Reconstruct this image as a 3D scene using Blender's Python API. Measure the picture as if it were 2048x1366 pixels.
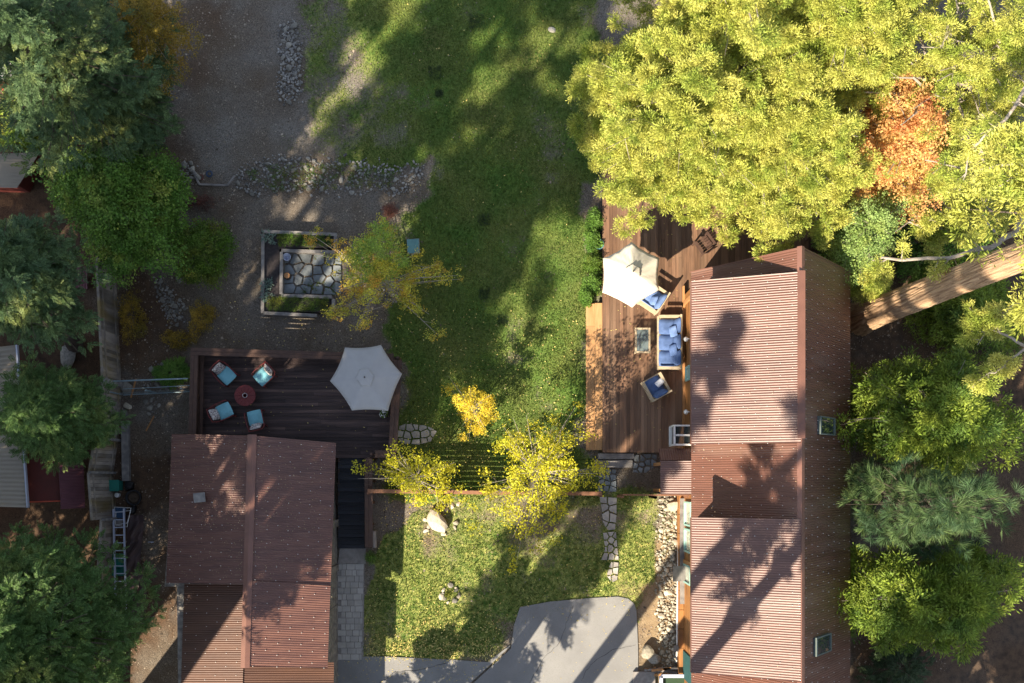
import bpy, math, random
import numpy as np
from mathutils import Vector
R = math.radians
for o in list(bpy.data.objects): bpy.data.objects.remove(o)
SC = bpy.context.scene
COL = SC.collection
# ---------------------------------------------------------------- camera, sky, sun, exposure
H, F, NX, NY = 42.0, 2029.0, 1024.0, 960.0
cd = bpy.data.cameras.new('camera'); cam = bpy.data.objects.new('camera', cd); COL.objects.link(cam)
cam.location = (0, 0, H); cam.rotation_euler = (0, 0, 0)
cd.sensor_width = 36; cd.lens = 36 * F / 2048; cd.shift_y = (NY - 683) / 2048; cd.clip_end = 2000; cd.clip_start = .5
SC.camera = cam
EL = R(38.3); SD = Vector((-.6 * math.cos(EL), -.8 * math.cos(EL), math.sin(EL)))   # towards the sun
w = bpy.data.worlds.new('World'); SC.world = w; w.use_nodes = True
sky = w.node_tree.nodes.new('ShaderNodeTexSky'); sky.sky_type = 'NISHITA'; sky.sun_disc = False
sky.sun_elevation = EL; sky.sun_rotation = math.atan2(SD.x, SD.y); sky.altitude = 1900
bgn = w.node_tree.nodes['Background']; bgn.inputs['Strength'].default_value = .115
hs_ = w.node_tree.nodes.new('ShaderNodeHueSaturation'); hs_.inputs['Saturation'].default_value = .62
w.node_tree.links.new(sky.outputs[0], hs_.inputs['Color']); w.node_tree.links.new(hs_.outputs[0], bgn.inputs[0])
ld = bpy.data.lights.new('sun', 'SUN'); sun = bpy.data.objects.new('sun', ld); COL.objects.link(sun)
ld.energy = 5.0; ld.angle = R(.5); ld.color = (1, .87, .68); sun.location = SD * 60
sun.rotation_euler = SD.to_track_quat('Z', 'Y').to_euler()
SC.view_settings.view_transform = 'Standard'; SC.view_settings.look = 'None'
SC.view_settings.gamma = 1; SC.view_settings.exposure = 1.4
SC.cycles.max_bounces = 6; SC.cycles.diffuse_bounces = 3; SC.cycles.transmission_bounces = 4; SC.cycles.transparent_max_bounces = 6

def W(px, py, z=0.0):                      # a measured point of the survey, at height z, in metres
    return ((px - NX) * (H - z) / F, (NY - py) * (H - z) / F, z)
def WV(px, py, z=0.0): return Vector(W(px, py, z))
# ---------------------------------------------------------------- object helpers
def tag(o, label=None, cat=None, group=None, kind=None):
    if label: o['label'] = label
    if cat: o['category'] = cat
    if group: o['group'] = group
    if kind: o['kind'] = kind
    return o
def empty(name, loc, label, cat, group=None, rz=0):
    o = bpy.data.objects.new(name, None); COL.objects.link(o); o.location = loc; o.rotation_euler = (0, 0, rz)
    o.empty_display_size = .2
    return tag(o, label, cat, group)
def dup(o, loc=None, rz=None, label=None, parent=None, s=None):
    c = o.copy(); COL.objects.link(c)
    if parent: c.parent = parent
    if loc is not None: c.location = loc
    if rz is not None: c.rotation_euler = (0, 0, rz)
    if s is not None: c.scale = s
    if label: c['label'] = label
    for ch in list(KIDS.get(o.name, [])):
        d = dup(ch, parent=c)
    return c
KIDS = {}
class MB:
    def __init__(s): s.v = []; s.f = []
    def add(s, vs, fs):
        n = len(s.v); s.v += [tuple(v) for v in vs]; s.f += [tuple(i + n for i in f) for f in fs]; return s
    def box(s, c, d, rz=0, tilt=0, axis='x'):
        """box of size d centred on c, turned rz about z after a tilt about its own x or y"""
        cx, cy, cz = c; hx, hy, hz = d[0] / 2, d[1] / 2, d[2] / 2; out = []
        ct, st = math.cos(tilt), math.sin(tilt); cr, sr = math.cos(rz), math.sin(rz)
        for x, y, z in ((-hx, -hy, -hz), (hx, -hy, -hz), (hx, hy, -hz), (-hx, hy, -hz), (-hx, -hy, hz), (hx, -hy, hz), (hx, hy, hz), (-hx, hy, hz)):
            if axis == 'x': y, z = y * ct - z * st, y * st + z * ct
            else: x, z = x * ct + z * st, -x * st + z * ct
            out.append((cx + x * cr - y * sr, cy + x * sr + y * cr, cz + z))
        return s.add(out, [(0, 3, 2, 1), (4, 5, 6, 7), (0, 1, 5, 4), (1, 2, 6, 5), (2, 3, 7, 6), (3, 0, 4, 7)])
    def bar(s, a, b, w, h):
        """box beam from a to b"""
        a = Vector(a); b = Vector(b); d = (b - a).normalized()
        up = Vector((0, 0, 1)) if abs(d.z) < .95 else Vector((1, 0, 0))
        l = d.cross(up).normalized() * w / 2; u = l.cross(d).normalized() * h / 2
        vs = [a - l - u, a + l - u, a + l + u, a - l + u, b - l - u, b + l - u, b + l + u, b - l + u]
        return s.add(vs, [(0, 1, 2, 3), (4, 7, 6, 5), (0, 4, 5, 1), (1, 5, 6, 2), (2, 6, 7, 3), (3, 7, 4, 0)])
    def tube(s, pts, r, n=7, close=False):
        pts = [Vector(p) for p in pts]; rs = r if isinstance(r, (list, tuple)) else [r] * len(pts); rings = []
        m = len(pts)
        for i, p in enumerate(pts):
            if close: d = pts[(i + 1) % m] - pts[i - 1]
            else: d = pts[min(i + 1, m - 1)] - pts[max(i - 1, 0)]
            d.normalize(); up = Vector((0, 0, 1)) if abs(d.z) < .9 else Vector((1, 0, 0))
            a = d.cross(up).normalized(); b = a.cross(d)
            rings.append([p + (a * math.cos(2 * math.pi * k / n) + b * math.sin(2 * math.pi * k / n)) * rs[i] for k in range(n)])
        vs = [v for r_ in rings for v in r_]; fs = []
        for i in range(m if close else m - 1):
            j = (i + 1) % m
            for k in range(n): fs.append((i * n + k, i * n + (k + 1) % n, j * n + (k + 1) % n, j * n + k))
        if not close: fs += [tuple(range(n)), tuple((m - 1) * n + k for k in reversed(range(n)))]
        return s.add(vs, fs)
    def lathe(s, c, prof, n=20):
        vs = []; fs = []
        for r, z in prof:
            for k in range(n): vs.append((c[0] + r * math.cos(2 * math.pi * k / n), c[1] + r * math.sin(2 * math.pi * k / n), c[2] + z))
        for i in range(len(prof) - 1):
            for k in range(n): fs.append((i * n + k, i * n + (k + 1) % n, (i + 1) * n + (k + 1) % n, (i + 1) * n + k))
        fs += [tuple(reversed(range(n))), tuple((len(prof) - 1) * n + k for k in range(n))]
        return s.add(vs, fs)
    def prism(s, poly, z0, z1):
        """extrude a plan polygon (counter-clockwise) from z0 to z1"""
        n = len(poly); a = sum(poly[i][0] * poly[(i + 1) % n][1] - poly[(i + 1) % n][0] * poly[i][1] for i in range(n))
        if a < 0: poly = poly[::-1]
        vs = [(p[0], p[1], z0) for p in poly] + [(p[0], p[1], z1) for p in poly]
        return s.add(vs, [tuple(reversed(range(n))), tuple(range(n, 2 * n))] + [(i, (i + 1) % n, n + (i + 1) % n, n + i) for i in range(n)])
    def solid(s, ring0, ring1):
        """solid between two matching rings of points"""
        n = len(ring0)
        return s.add(list(ring0) + list(ring1), [tuple(reversed(range(n))), tuple(range(n, 2 * n))] + [(i, (i + 1) % n, n + (i + 1) % n, n + i) for i in range(n)])
    def cushion(s, c, d, rz=0, n=6, puff=.35):
        """rounded pillow box"""
        hx, hy, hz = d[0] / 2, d[1] / 2, d[2] / 2; cr, sr = math.cos(rz), math.sin(rz); vs = []; fs = []
        for sgn in (1, -1):
            for i in range(n + 1):
                for j in range(n + 1):
                    u = 2 * i / n - 1; v = 2 * j / n - 1
                    e = max(0, (1 - abs(u) ** 5) * (1 - abs(v) ** 5)) ** .5
                    k = 1 - .06 * (u * u * v * v)
                    x, y, z = u * hx * k, v * hy * k, sgn * hz * (1 - puff + puff * e) if e > 0 else 0
                    vs.append((c[0] + x * cr - y * sr, c[1] + x * sr + y * cr, c[2] + z))
            o = 0 if sgn > 0 else (n + 1) ** 2
            for i in range(n):
                for j in range(n):
                    q = (o + i * (n + 1) + j, o + (i + 1) * (n + 1) + j, o + (i + 1) * (n + 1) + j + 1, o + i * (n + 1) + j + 1)
                    fs.append(q if sgn > 0 else q[::-1])
        return s.add(vs, fs)
    def build(s, name, m, parent=None, world=False, smooth=False):
        vs = s.v
        if world and parent is not None:
            L = parent.location; vs = [(v[0] - L.x, v[1] - L.y, v[2] - L.z) for v in vs]
        me = bpy.data.meshes.new(name); me.from_pydata(vs, [], s.f); me.materials.append(m)
        if smooth: me.polygons.foreach_set('use_smooth', [True] * len(me.polygons))
        me.update(); return link(name, me, parent)
def link(name, me, parent=None):
    o = bpy.data.objects.new(name, me); COL.objects.link(o)
    if parent is not None: o.parent = parent; KIDS.setdefault(parent.name, []).append(o)
    return o
def quads(name, V, Q, m, parent=None, tri=False, smooth=False):
    """big mesh from numpy arrays"""
    k = Q.shape[1]; me = bpy.data.meshes.new(name)
    me.vertices.add(len(V)); me.vertices.foreach_set('co', np.ascontiguousarray(V, dtype=np.float32).ravel())
    me.loops.add(Q.size); me.loops.foreach_set('vertex_index', np.ascontiguousarray(Q, dtype=np.int32).ravel())
    me.polygons.add(len(Q)); me.polygons.foreach_set('loop_start', np.arange(0, Q.size, k, dtype=np.int32))
    if smooth: me.polygons.foreach_set('use_smooth', np.ones(len(Q), dtype=bool))
    me.materials.append(m); me.update(calc_edges=True); me.validate()
    return link(name, me, parent)
# ---------------------------------------------------------------- materials
def mat(name, c1, c2=None, scale=4, rough=.8, isl=0., obr=0., bump=0., bs=None, metal=0., spec=.3, st=(1, 1, 1), c3=None, s3=.5, t3=.5, trans=0., alpha=None, detail=4, coat=0.):
    m = bpy.data.materials.new(name); m.use_nodes = True; nt = m.node_tree; N = nt.nodes; L = nt.links
    b = N['Principled BSDF']; b.inputs['Roughness'].default_value = rough; b.inputs['Metallic'].default_value = metal
    b.inputs['Specular IOR Level'].default_value = spec; b.inputs['Coat Weight'].default_value = coat
    tc = N.new('ShaderNodeTexCoord'); mp = N.new('ShaderNodeMapping'); mp.inputs['Scale'].default_value = st
    L.new(tc.outputs['Object'], mp.inputs['Vector'])
    def noise(sc, d=detail):
        n = N.new('ShaderNodeTexNoise'); n.inputs['Scale'].default_value = sc; n.inputs['Detail'].default_value = d
        L.new(mp.outputs[0], n.inputs['Vector']); return n
    def ramp(src, lo, hi):
        r = N.new('ShaderNodeMapRange'); r.inputs['From Min'].default_value = lo; r.inputs['From Max'].default_value = hi
        L.new(src, r.inputs['Value']); return r.outputs[0]
    def mix(f, a, bb):
        x = N.new('ShaderNodeMix'); x.data_type = 'RGBA'
        if isinstance(f, float): x.inputs[0].default_value = f
        else: L.new(f, x.inputs[0])
        for i, q in ((6, a), (7, bb)):
            if isinstance(q, tuple): x.inputs[i].default_value = (*q, 1)
            else: L.new(q, x.inputs[i])
        return x.outputs[2]
    col = mix(ramp(noise(scale).outputs[0], .35, .65), c1, c2 or c1)
    if c3: col = mix(ramp(noise(s3, 2).outputs[0], t3 - .06, t3 + .12), col, c3)
    for amt, kind in ((isl, 'i'), (obr, 'o')):
        if not amt: continue
        src = N.new('ShaderNodeNewGeometry').outputs['Random Per Island'] if kind == 'i' else N.new('ShaderNodeObjectInfo').outputs['Random']
        h = N.new('ShaderNodeHueSaturation'); mr = N.new('ShaderNodeMapRange')
        mr.inputs['To Min'].default_value = 1 - amt; mr.inputs['To Max'].default_value = 1 + amt
        L.new(src, mr.inputs['Value']); L.new(mr.outputs[0], h.inputs['Value']); L.new(col, h.inputs['Color']); col = h.outputs[0]
    L.new(col, b.inputs['Base Color'])
    if bump:
        bn = N.new('ShaderNodeBump'); bn.inputs['Strength'].default_value = bump; bn.inputs['Distance'].default_value = .03
        L.new(noise(bs or scale * 4).outputs[0], bn.inputs['Height']); L.new(bn.outputs[0], b.inputs['Normal'])
    if trans:
        t = N.new('ShaderNodeBsdfTranslucent'); L.new(col, t.inputs[0]); ms = N.new('ShaderNodeMixShader'); ms.inputs[0].default_value = trans
        L.new(b.outputs[0], ms.inputs[1]); L.new(t.outputs[0], ms.inputs[2]); L.new(ms.outputs[0], N['Material Output'].inputs[0])
    return m
def leafmat(name, a, b, c=None, cs=.5, ct=.55, trans=.35, isl=.45, sc=1.2):
    return mat(name, a, b, scale=sc, rough=.55, isl=isl, spec=.25, trans=trans, c3=c, s3=cs, t3=ct, detail=2)
M = {}
M['roof'] = mat('painted_corrugated_steel', (.158, .073, .053), (.112, .052, .039), 1.6, .42, spec=.5, st=(.3, 2.2, .3), bump=.05, bs=30, c3=(.17, .098, .077), s3=.7, t3=.58, coat=.04)
M['roofold'] = mat('weathered_red_steel', (.155, .072, .054), (.108, .051, .042), 1.6, .45, spec=.45, st=(.3, 2.2, .3), bump=.08, bs=20, c3=(.175, .088, .066), s3=5, t3=.6)
M['ridge'] = mat('red_ridge_flashing', (.19, .092, .068), (.16, .078, .058), 2, .4, spec=.5)
M['screw'] = mat('bare_screw_head', (.75, .72, .66), rough=.35, spec=.8, metal=.3)
M['wallwood'] = mat('stained_timber_wall', (.36, .17, .055), (.24, .1, .035), 3, .6, st=(3, .4, 3), bump=.1, c3=(.12, .055, .025), s3=1.5, t3=.6)
M['wallred'] = mat('dark_red_painted_boards', (.16, .035, .025), (.12, .028, .022), 3, .6, st=(4, .5, 4))
M['stonewall'] = mat('stone_veneer', (.25, .23, .2), (.12, .11, .1), 5, .85, bump=.6, bs=5)
M['deck1'] = mat('warm_deck_boards', (.18, .10, .06), (.125, .072, .046), 3, .6, isl=.3, st=(6, .5, 1), bump=.08, c3=(.225, .14, .09), s3=.35, t3=.55)
M['deckstep'] = mat('pale_step_boards', (.44, .25, .115), (.34, .185, .08), 3, .6, isl=.25, st=(6, .5, 1))
M['deck2'] = mat('dark_stained_deck_boards', (.060, .038, .034), (.04, .027, .026), 2, .6, isl=.4, st=(.5, 6, 1), bump=.08, c3=(.1, .065, .055), s3=.9, t3=.58)
M['stairs'] = mat('black_stair_treads', (.022, .024, .03), (.03, .032, .038), 3, .7, isl=.3, st=(.5, 6, 1))
M['rail'] = mat('brown_rail_timber', (.088, .050, .036), (.065, .037, .028), 3, .6, isl=.25, st=(2, 2, 1))
M['fence'] = mat('weathered_grey_boards', (.27, .235, .2), (.17, .145, .125), 2.0, .85, isl=.4, st=(2, 2, .5), bump=.15, c3=(.2, .15, .07), s3=.7, t3=.55)
M['fence2'] = mat('reddish_fence_boards', (.25, .12, .065), (.2, .1, .06), 3, .8, isl=.2)
M['greywood'] = mat('old_grey_planks', (.26, .24, .22), (.15, .14, .135), 4, .85, isl=.2, bump=.2)
M['white'] = mat('white_paint', (.78, .77, .74), rough=.5)
M['teal'] = mat('pale_teal_trim', (.3, .5, .45), rough=.5)
M['glass'] = mat('window_glass', (.03, .045, .05), rough=.05, spec=1.0, coat=1)
M['paleglass'] = mat('curtained_window_glass', (.55, .6, .5), (.35, .4, .33), 3, rough=.1, spec=.9)
M['canvasg'] = mat('grey_canvas', (.40, .395, .39), (.37, .365, .365), 3, .85, bump=.05, bs=60)
M['canvasw'] = mat('cream_canvas', (.72, .66, .55), (.68, .62, .51), 3, .85, bump=.05, bs=60)
M['pole'] = mat('dark_pole_metal', (.08, .07, .06), rough=.4, metal=.6)
M['cyan'] = mat('turquoise_cushion_fabric', (.20, .47, .54), (.17, .42, .49), 8, .85, bump=.1, bs=40)
M['pattern'] = mat('patterned_pillow_fabric', (.55, .52, .5), (.16, .13, .14), 16, .85, detail=1)
M['redmetal'] = mat('dark_red_painted_metal', (.17, .03, .03), (.14, .028, .028), 5, .5)
M['blue'] = mat('blue_cushion_fabric', (.085, .14, .30), (.06, .105, .23), 6, .85, bump=.1, bs=30)
M['blue2'] = mat('pale_blue_cushion_fabric', (.16, .24, .45), (.12, .2, .4), 6, .85, bump=.1, bs=30)
M['teak'] = mat('light_teak_frame', (.5, .41, .28), (.4, .31, .2), 6, .6, st=(1, 6, 1))
M['whitefab'] = mat('white_fabric', (.75, .75, .78), (.6, .62, .68), 12, .8)
M['alu'] = mat('ladder_aluminium', (.5, .54, .66), rough=.45, metal=.3, spec=.6)
M['green_pl'] = mat('dark_teal_plastic', (.02, .18, .14), (.02, .14, .11), 3, .5)
M['dullgreen'] = mat('dull_green_lining', (.03, .06, .03), rough=.8)
M['frame'] = mat('grey_green_frame', (.12, .15, .14), rough=.5)
M['navy'] = mat('navy_mesh_fabric', (.03, .07, .14), rough=.7)
M['black'] = mat('black_plastic', (.012, .012, .014), rough=.5)
M['tarp'] = mat('brown_tarpaulin', (.09, .055, .05), (.06, .04, .04), 2, .5, bump=.6, bs=3)
M['pipe'] = mat('galvanised_pipe', (.3, .4, .45), rough=.4, metal=.4)
M['asphalt'] = mat('worn_asphalt', (.265, .262, .255), (.215, .213, .21), .8, .9, bump=.3, bs=90, c3=(.2, .195, .185), s3=40, t3=.6)
M['concrete'] = mat('rough_concrete', (.3, .28, .26), (.22, .2, .19), 6, .9, bump=.2)
M['paver'] = mat('grey_pavers', (.42, .40, .37), (.35, .335, .31), 2, .85, isl=.12, bump=.1)
M['flag'] = mat('pale_flagstone', (.4, .37, .33), (.3, .28, .26), 3, .8, obr=.22, bump=.25, bs=8)
M['flagb'] = mat('bluish_flagstone', (.22, .24, .25), (.15, .17, .18), 3, .8, obr=.22, bump=.25, bs=8)
M['rock'] = mat('river_rock', (.27, .255, .22), (.17, .16, .14), 6, .8, obr=.4, isl=.0, bump=.3, bs=20)
M['rockp'] = mat('pale_river_rock', (.5, .45, .34), (.36, .32, .25), 6, .8, obr=.35, bump=.3, bs=20)
M['pebble'] = mat('loose_pebbles', (.26, .25, .23), (.18, .17, .16), 3, .85, isl=.55)
M['pebblep'] = mat('pale_loose_pebbles', (.42, .38, .29), (.3, .27, .21), 3, .85, isl=.5)
M['bark'] = mat('grey_brown_bark', (.11, .085, .07), (.07, .055, .045), 5, .9, bump=.6, bs=12, st=(3, 3, .5))
M['redbark'] = mat('furrowed_red_bark', (.55, .37, .22), (.27, .165, .095), 3.2, .9, bump=1.0, bs=9, st=(5, 5, .22))
M['twig'] = mat('pale_grey_twigs', (.34, .3, .25), (.25, .21, .17), 5, .8)
M['birchbark'] = mat('pale_birch_bark', (.5, .45, .38), (.3, .25, .2), 6, .8)
M['soil'] = mat('dark_planter_soil', (.055, .045, .045), (.035, .03, .03), 8, .95, bump=.6)
M['cream'] = mat('cream_corrugated_steel', (.42, .36, .29), (.36, .31, .25), 1, .5, spec=.4)
M['neighred'] = mat('barn_red_paint', (.13, .028, .022), (.1, .025, .02), 2, .6)
M['purple'] = mat('plum_corrugated_steel', (.16, .055, .07), (.13, .045, .06), 2, .5)
M['whiteroof'] = mat('white_roofing', (.7, .68, .68), (.6, .58, .6), 2, .7)
M['orangepaint'] = mat('orange_red_fascia', (.5, .08, .04), rough=.6)
M['orangewood'] = mat('fresh_orange_timber', (.48, .24, .1), (.4, .2, .08), 5, .6)
M['grassblade'] = mat('grass_blades', (.095, .18, .034), (.24, .285, .065), .7, .8, isl=.5, trans=.3, detail=2)
M['fallen'] = mat('fallen_yellow_leaves', (.6, .5, .18), (.5, .38, .12), 1, .8, isl=.3)
# foliage
LM = {}
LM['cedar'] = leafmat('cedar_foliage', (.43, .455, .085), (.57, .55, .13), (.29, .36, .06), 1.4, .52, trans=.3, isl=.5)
M['lowroof'] = mat('brown_rusty_steel', (.11, .052, .032), (.078, .037, .024), 1.6, .5, spec=.4, st=(.3, 2.2, .3), bump=.08, bs=20)
LM['cedar2'] = leafmat('shade_tinted_cedar_foliage', (.17, .26, .035), (.26, .32, .045), (.09, .16, .03), .8, .55)  # cedar leaf colour darkened to stand in for shade on these crowns
LM['fir'] = leafmat('blue_green_fir_foliage', (.07, .125, .055), (.11, .17, .06), (.26, .29, .08), .6, .6, trans=.25)
LM['maple'] = leafmat('green_maple_foliage', (.10, .21, .035), (.15, .26, .04), (.34, .38, .07), .6, .62)
LM['deep'] = leafmat('deep_green_foliage', (.08, .155, .045), (.11, .19, .055), (.22, .27, .07), .6, .6)
LM['pine'] = leafmat('long_pine_needles', (.075, .14, .05), (.14, .2, .065), (.05, .10, .045), .7, .5, trans=.2)
LM['yellow'] = leafmat('yellow_birch_leaves', (.62, .56, .03), (.56, .56, .05), (.42, .36, .03), .9, .6, trans=.45)
LM['yelmap'] = leafmat('golden_maple_leaves', (.78, .60, .05), (.8, .66, .08), (.66, .42, .04), .9, .58, trans=.45)
LM['mixmap'] = leafmat('turning_maple_leaves', (.66, .54, .06), (.40, .48, .08), (.62, .34, .05), 1.1, .55, trans=.4)
LM['greenyel'] = leafmat('lime_maple_leaves', (.30, .42, .06), (.22, .34, .06), (.5, .45, .06), 1.1, .56, trans=.4)
LM['orange'] = leafmat('orange_maple_leaves', (.74, .42, .16), (.78, .55, .2), (.68, .28, .12), 1.0, .56, trans=.45)
LM['ochre'] = leafmat('ochre_leaves', (.34, .22, .03), (.28, .2, .03), (.2, .17, .03), .9, .56, trans=.35)
LM['lime'] = leafmat('light_green_leaves', (.3, .42, .14), (.24, .36, .1), (.38, .44, .1), .9, .56, trans=.35)
LM['dark'] = leafmat('dark_understory_leaves', (.03, .055, .02), (.045, .07, .025), trans=.2)
LM['lowgreen'] = leafmat('low_green_plants', (.09, .18, .02), (.12, .17, .03), (.2, .22, .03), 1.2, .58)
LM['silver'] = leafmat('silvery_leaves', (.2, .27, .22), (.15, .22, .18))
LM['redleaf'] = leafmat('dark_red_leaves', (.15, .045, .035), (.24, .11, .075), (.07, .02, .025), 1.2, .56)
# tall trees beyond the frame: survey x, y of the foot, height, crown start, crown radius, density
TALL = [(292, 1460, 27, 9, 2.0, .28), (-80, 1400, 30, 5, 3.2, .36), (-90, 1180, 24, 5, 3.0, .24), (-100, 960, 22, 5, 2.8, .22), (-90, 720, 20, 5, 2.8, .2),
        (-260, 1300, 32, 6, 3.6, .5), (-60, 1700, 34, 12, 2.8, .16), (70, 1300, 36, 17, 3.0, .36), (70, 1480, 36, 18, 3.0, .34), (185, 1530, 36, 19, 2.8, .36), (-200, 1500, 36, 14, 3.4, .44),
        (60, 1780, 36, 20, 2.8, .36), (-420, 1450, 34, 10, 3.8, .4), (-460, 1200, 30, 8, 3.6, .45), (-60, 1900, 36, 18, 3.2, .18),
        (622, 1755, 28, 11, 2.0, .6), (850, 1540, 10, 3, 1.5, .26), (690, 1580, 9, 4, 1.2, .12), (1100, 1606, 30, 15, 1.9, .2), (900, 1720, 34, 21, 1.6, .2),
        (1330, 1880, 28, 12, 2.6, .25), (1480, 1900, 26, 8, 3.0, .25), (1600, 1750, 24, 5, 3.0, .22), (1730, 1600, 16, 4, 2.6, .4), (1430, 1650, 20, 12, 2.0, .25)]
# ---------------------------------------------------------------- ground
rng = np.random.default_rng(7)
def vnoise(x, y, s, seed):
    """smooth value noise 0..1"""
    r = np.random.default_rng(seed); T = r.random((64, 64)); u = x / s; v = y / s
    i = np.floor(u).astype(int); j = np.floor(v).astype(int); fu = u - i; fv = v - j
    fu = fu * fu * (3 - 2 * fu); fv = fv * fv * (3 - 2 * fv); g = lambda a, b: T[a % 64, b % 64]
    return (g(i, j) * (1 - fu) + g(i + 1, j) * fu) * (1 - fv) + (g(i, j + 1) * (1 - fu) + g(i + 1, j + 1) * fu) * fv
def inpoly(x, y, poly):
    c = np.zeros(x.shape, bool); n = len(poly)
    for k in range(n):
        (x0, y0), (x1, y1) = poly[k], poly[(k + 1) % n]
        if y0 == y1: continue
        c ^= ((y0 > y) != (y1 > y)) & (x < (x1 - x0) * (y - y0) / (y1 - y0) + x0)
    return c
def soft(X, Y, poly, blur, seed=0):
    """how far inside a ground polygon (survey pixels), 0..1, with a ragged blurred edge"""
    P = [W(*p)[:2] for p in poly]; r = np.random.default_rng(seed); acc = np.zeros(X.shape)
    wx = (vnoise(X, Y, .37, seed + 3) - .5) * blur * 1.0 + (vnoise(X, Y, 1.9, seed + 13) - .5) * blur * 2.4; wy = (vnoise(X, Y, .37, seed + 4) - .5) * blur * 1.0 + (vnoise(X, Y, 1.7, seed + 14) - .5) * blur * 2.4
    for k in range(10):
        a, b = r.normal(0, blur / 2, 2); acc += inpoly(X + wx + a, Y + wy + b, P)
    return acc / 10
far = np.array([40, 55, 80, 130, 250, 500, 900.])
gx = np.concatenate([-far[::-1], np.arange(-26, 26.01, .13), far]); gy = np.concatenate([-far[::-1], np.arange(-12, 24.01, .13), far])
GX, GY = np.meshgrid(gx, gy)
LAWN = [(590, -80), (620, 120), (610, 240), (560, 320), (700, 320), (860, 335), (835, 400), (790, 440), (800, 560), (780, 660), (800, 720), (798, 900), (775, 985), (1196, 985), (1196, 910), (1172, 905), (1172, 560), (1165, 450), (1140, 400), (1190, 340), (1215, -80)]
LAWN2 = [(735, 1150), (765, 1085), (880, 1010), (960, 985), (1330, 990), (1320, 1090), (1300, 1180), (1285, 1250), (1240, 1215), (1062, 1228), (1003, 1345), (720, 1332), (726, 1200)]
NEED = [(-400, 100), (235, 200), (235, 600), (240, 800), (300, 860), (345, 860), (340, 1500), (-400, 1500)]
NEED2 = [(1690, 430), (2500, 300), (2500, 1700), (1600, 1700), (1690, 1300)]
SAND = [(1235, 1180), (1290, 1120), (1345, 1000), (1365, 1000), (1365, 1366), (1275, 1366), (1270, 1200)]
LFT = [(820, 1000), (960, 990), (1000, 1050), (900, 1080), (800, 1100)]
lawn1 = soft(GX, GY, LAWN, .5, 1); lawn2 = soft(GX, GY, LAWN2, .3, 2)
n1 = vnoise(GX, GY, 1.6, 11) * .6 + vnoise(GX, GY, .5, 12) * .4
leftfade = np.clip((GX - W(560, 0)[0]) / 5.0, 0, 1)
g = lawn1 * np.clip(leftfade * .95 + (n1 - .42) * 1.5, 0, 1)
g2 = lawn2 * np.clip(.55 + (n1 - .35) * 1.6, 0, 1) * (1 - .4 * soft(GX, GY, LFT, .5, 5))
grass = np.clip(g + g2, 0, 1)
grass = np.maximum(grass, (GX > 30) * .3)
N3 = [(240, -60), (430, -60), (400, 200), (350, 330), (370, 470), (440, 700), (240, 700)]
need = np.clip(soft(GX, GY, NEED, 1.1, 6) + soft(GX, GY, NEED2, 1.2, 7) * .9 + soft(GX, GY, N3, 1.0, 9) * (.25 + .6 * vnoise(GX, GY, 1.2, 41)) + .35 * np.clip(vnoise(GX, GY, 1.9, 42) - .45, 0, 1), 0, 1)
sand = np.clip(soft(GX, GY, SAND, .5, 8) * .9 + g2 * 0 + lawn2 * .35 * (1 - n1), 0, 1)
dry = np.clip(lawn2 * (.62 + .5 * vnoise(GX, GY, 1.1, 21)) + lawn1 * (1.1 - leftfade) * 1.3 * vnoise(GX, GY, 1.5, 22) + lawn1 * .1 * vnoise(GX, GY, 1.3, 23), 0, 1)
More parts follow.
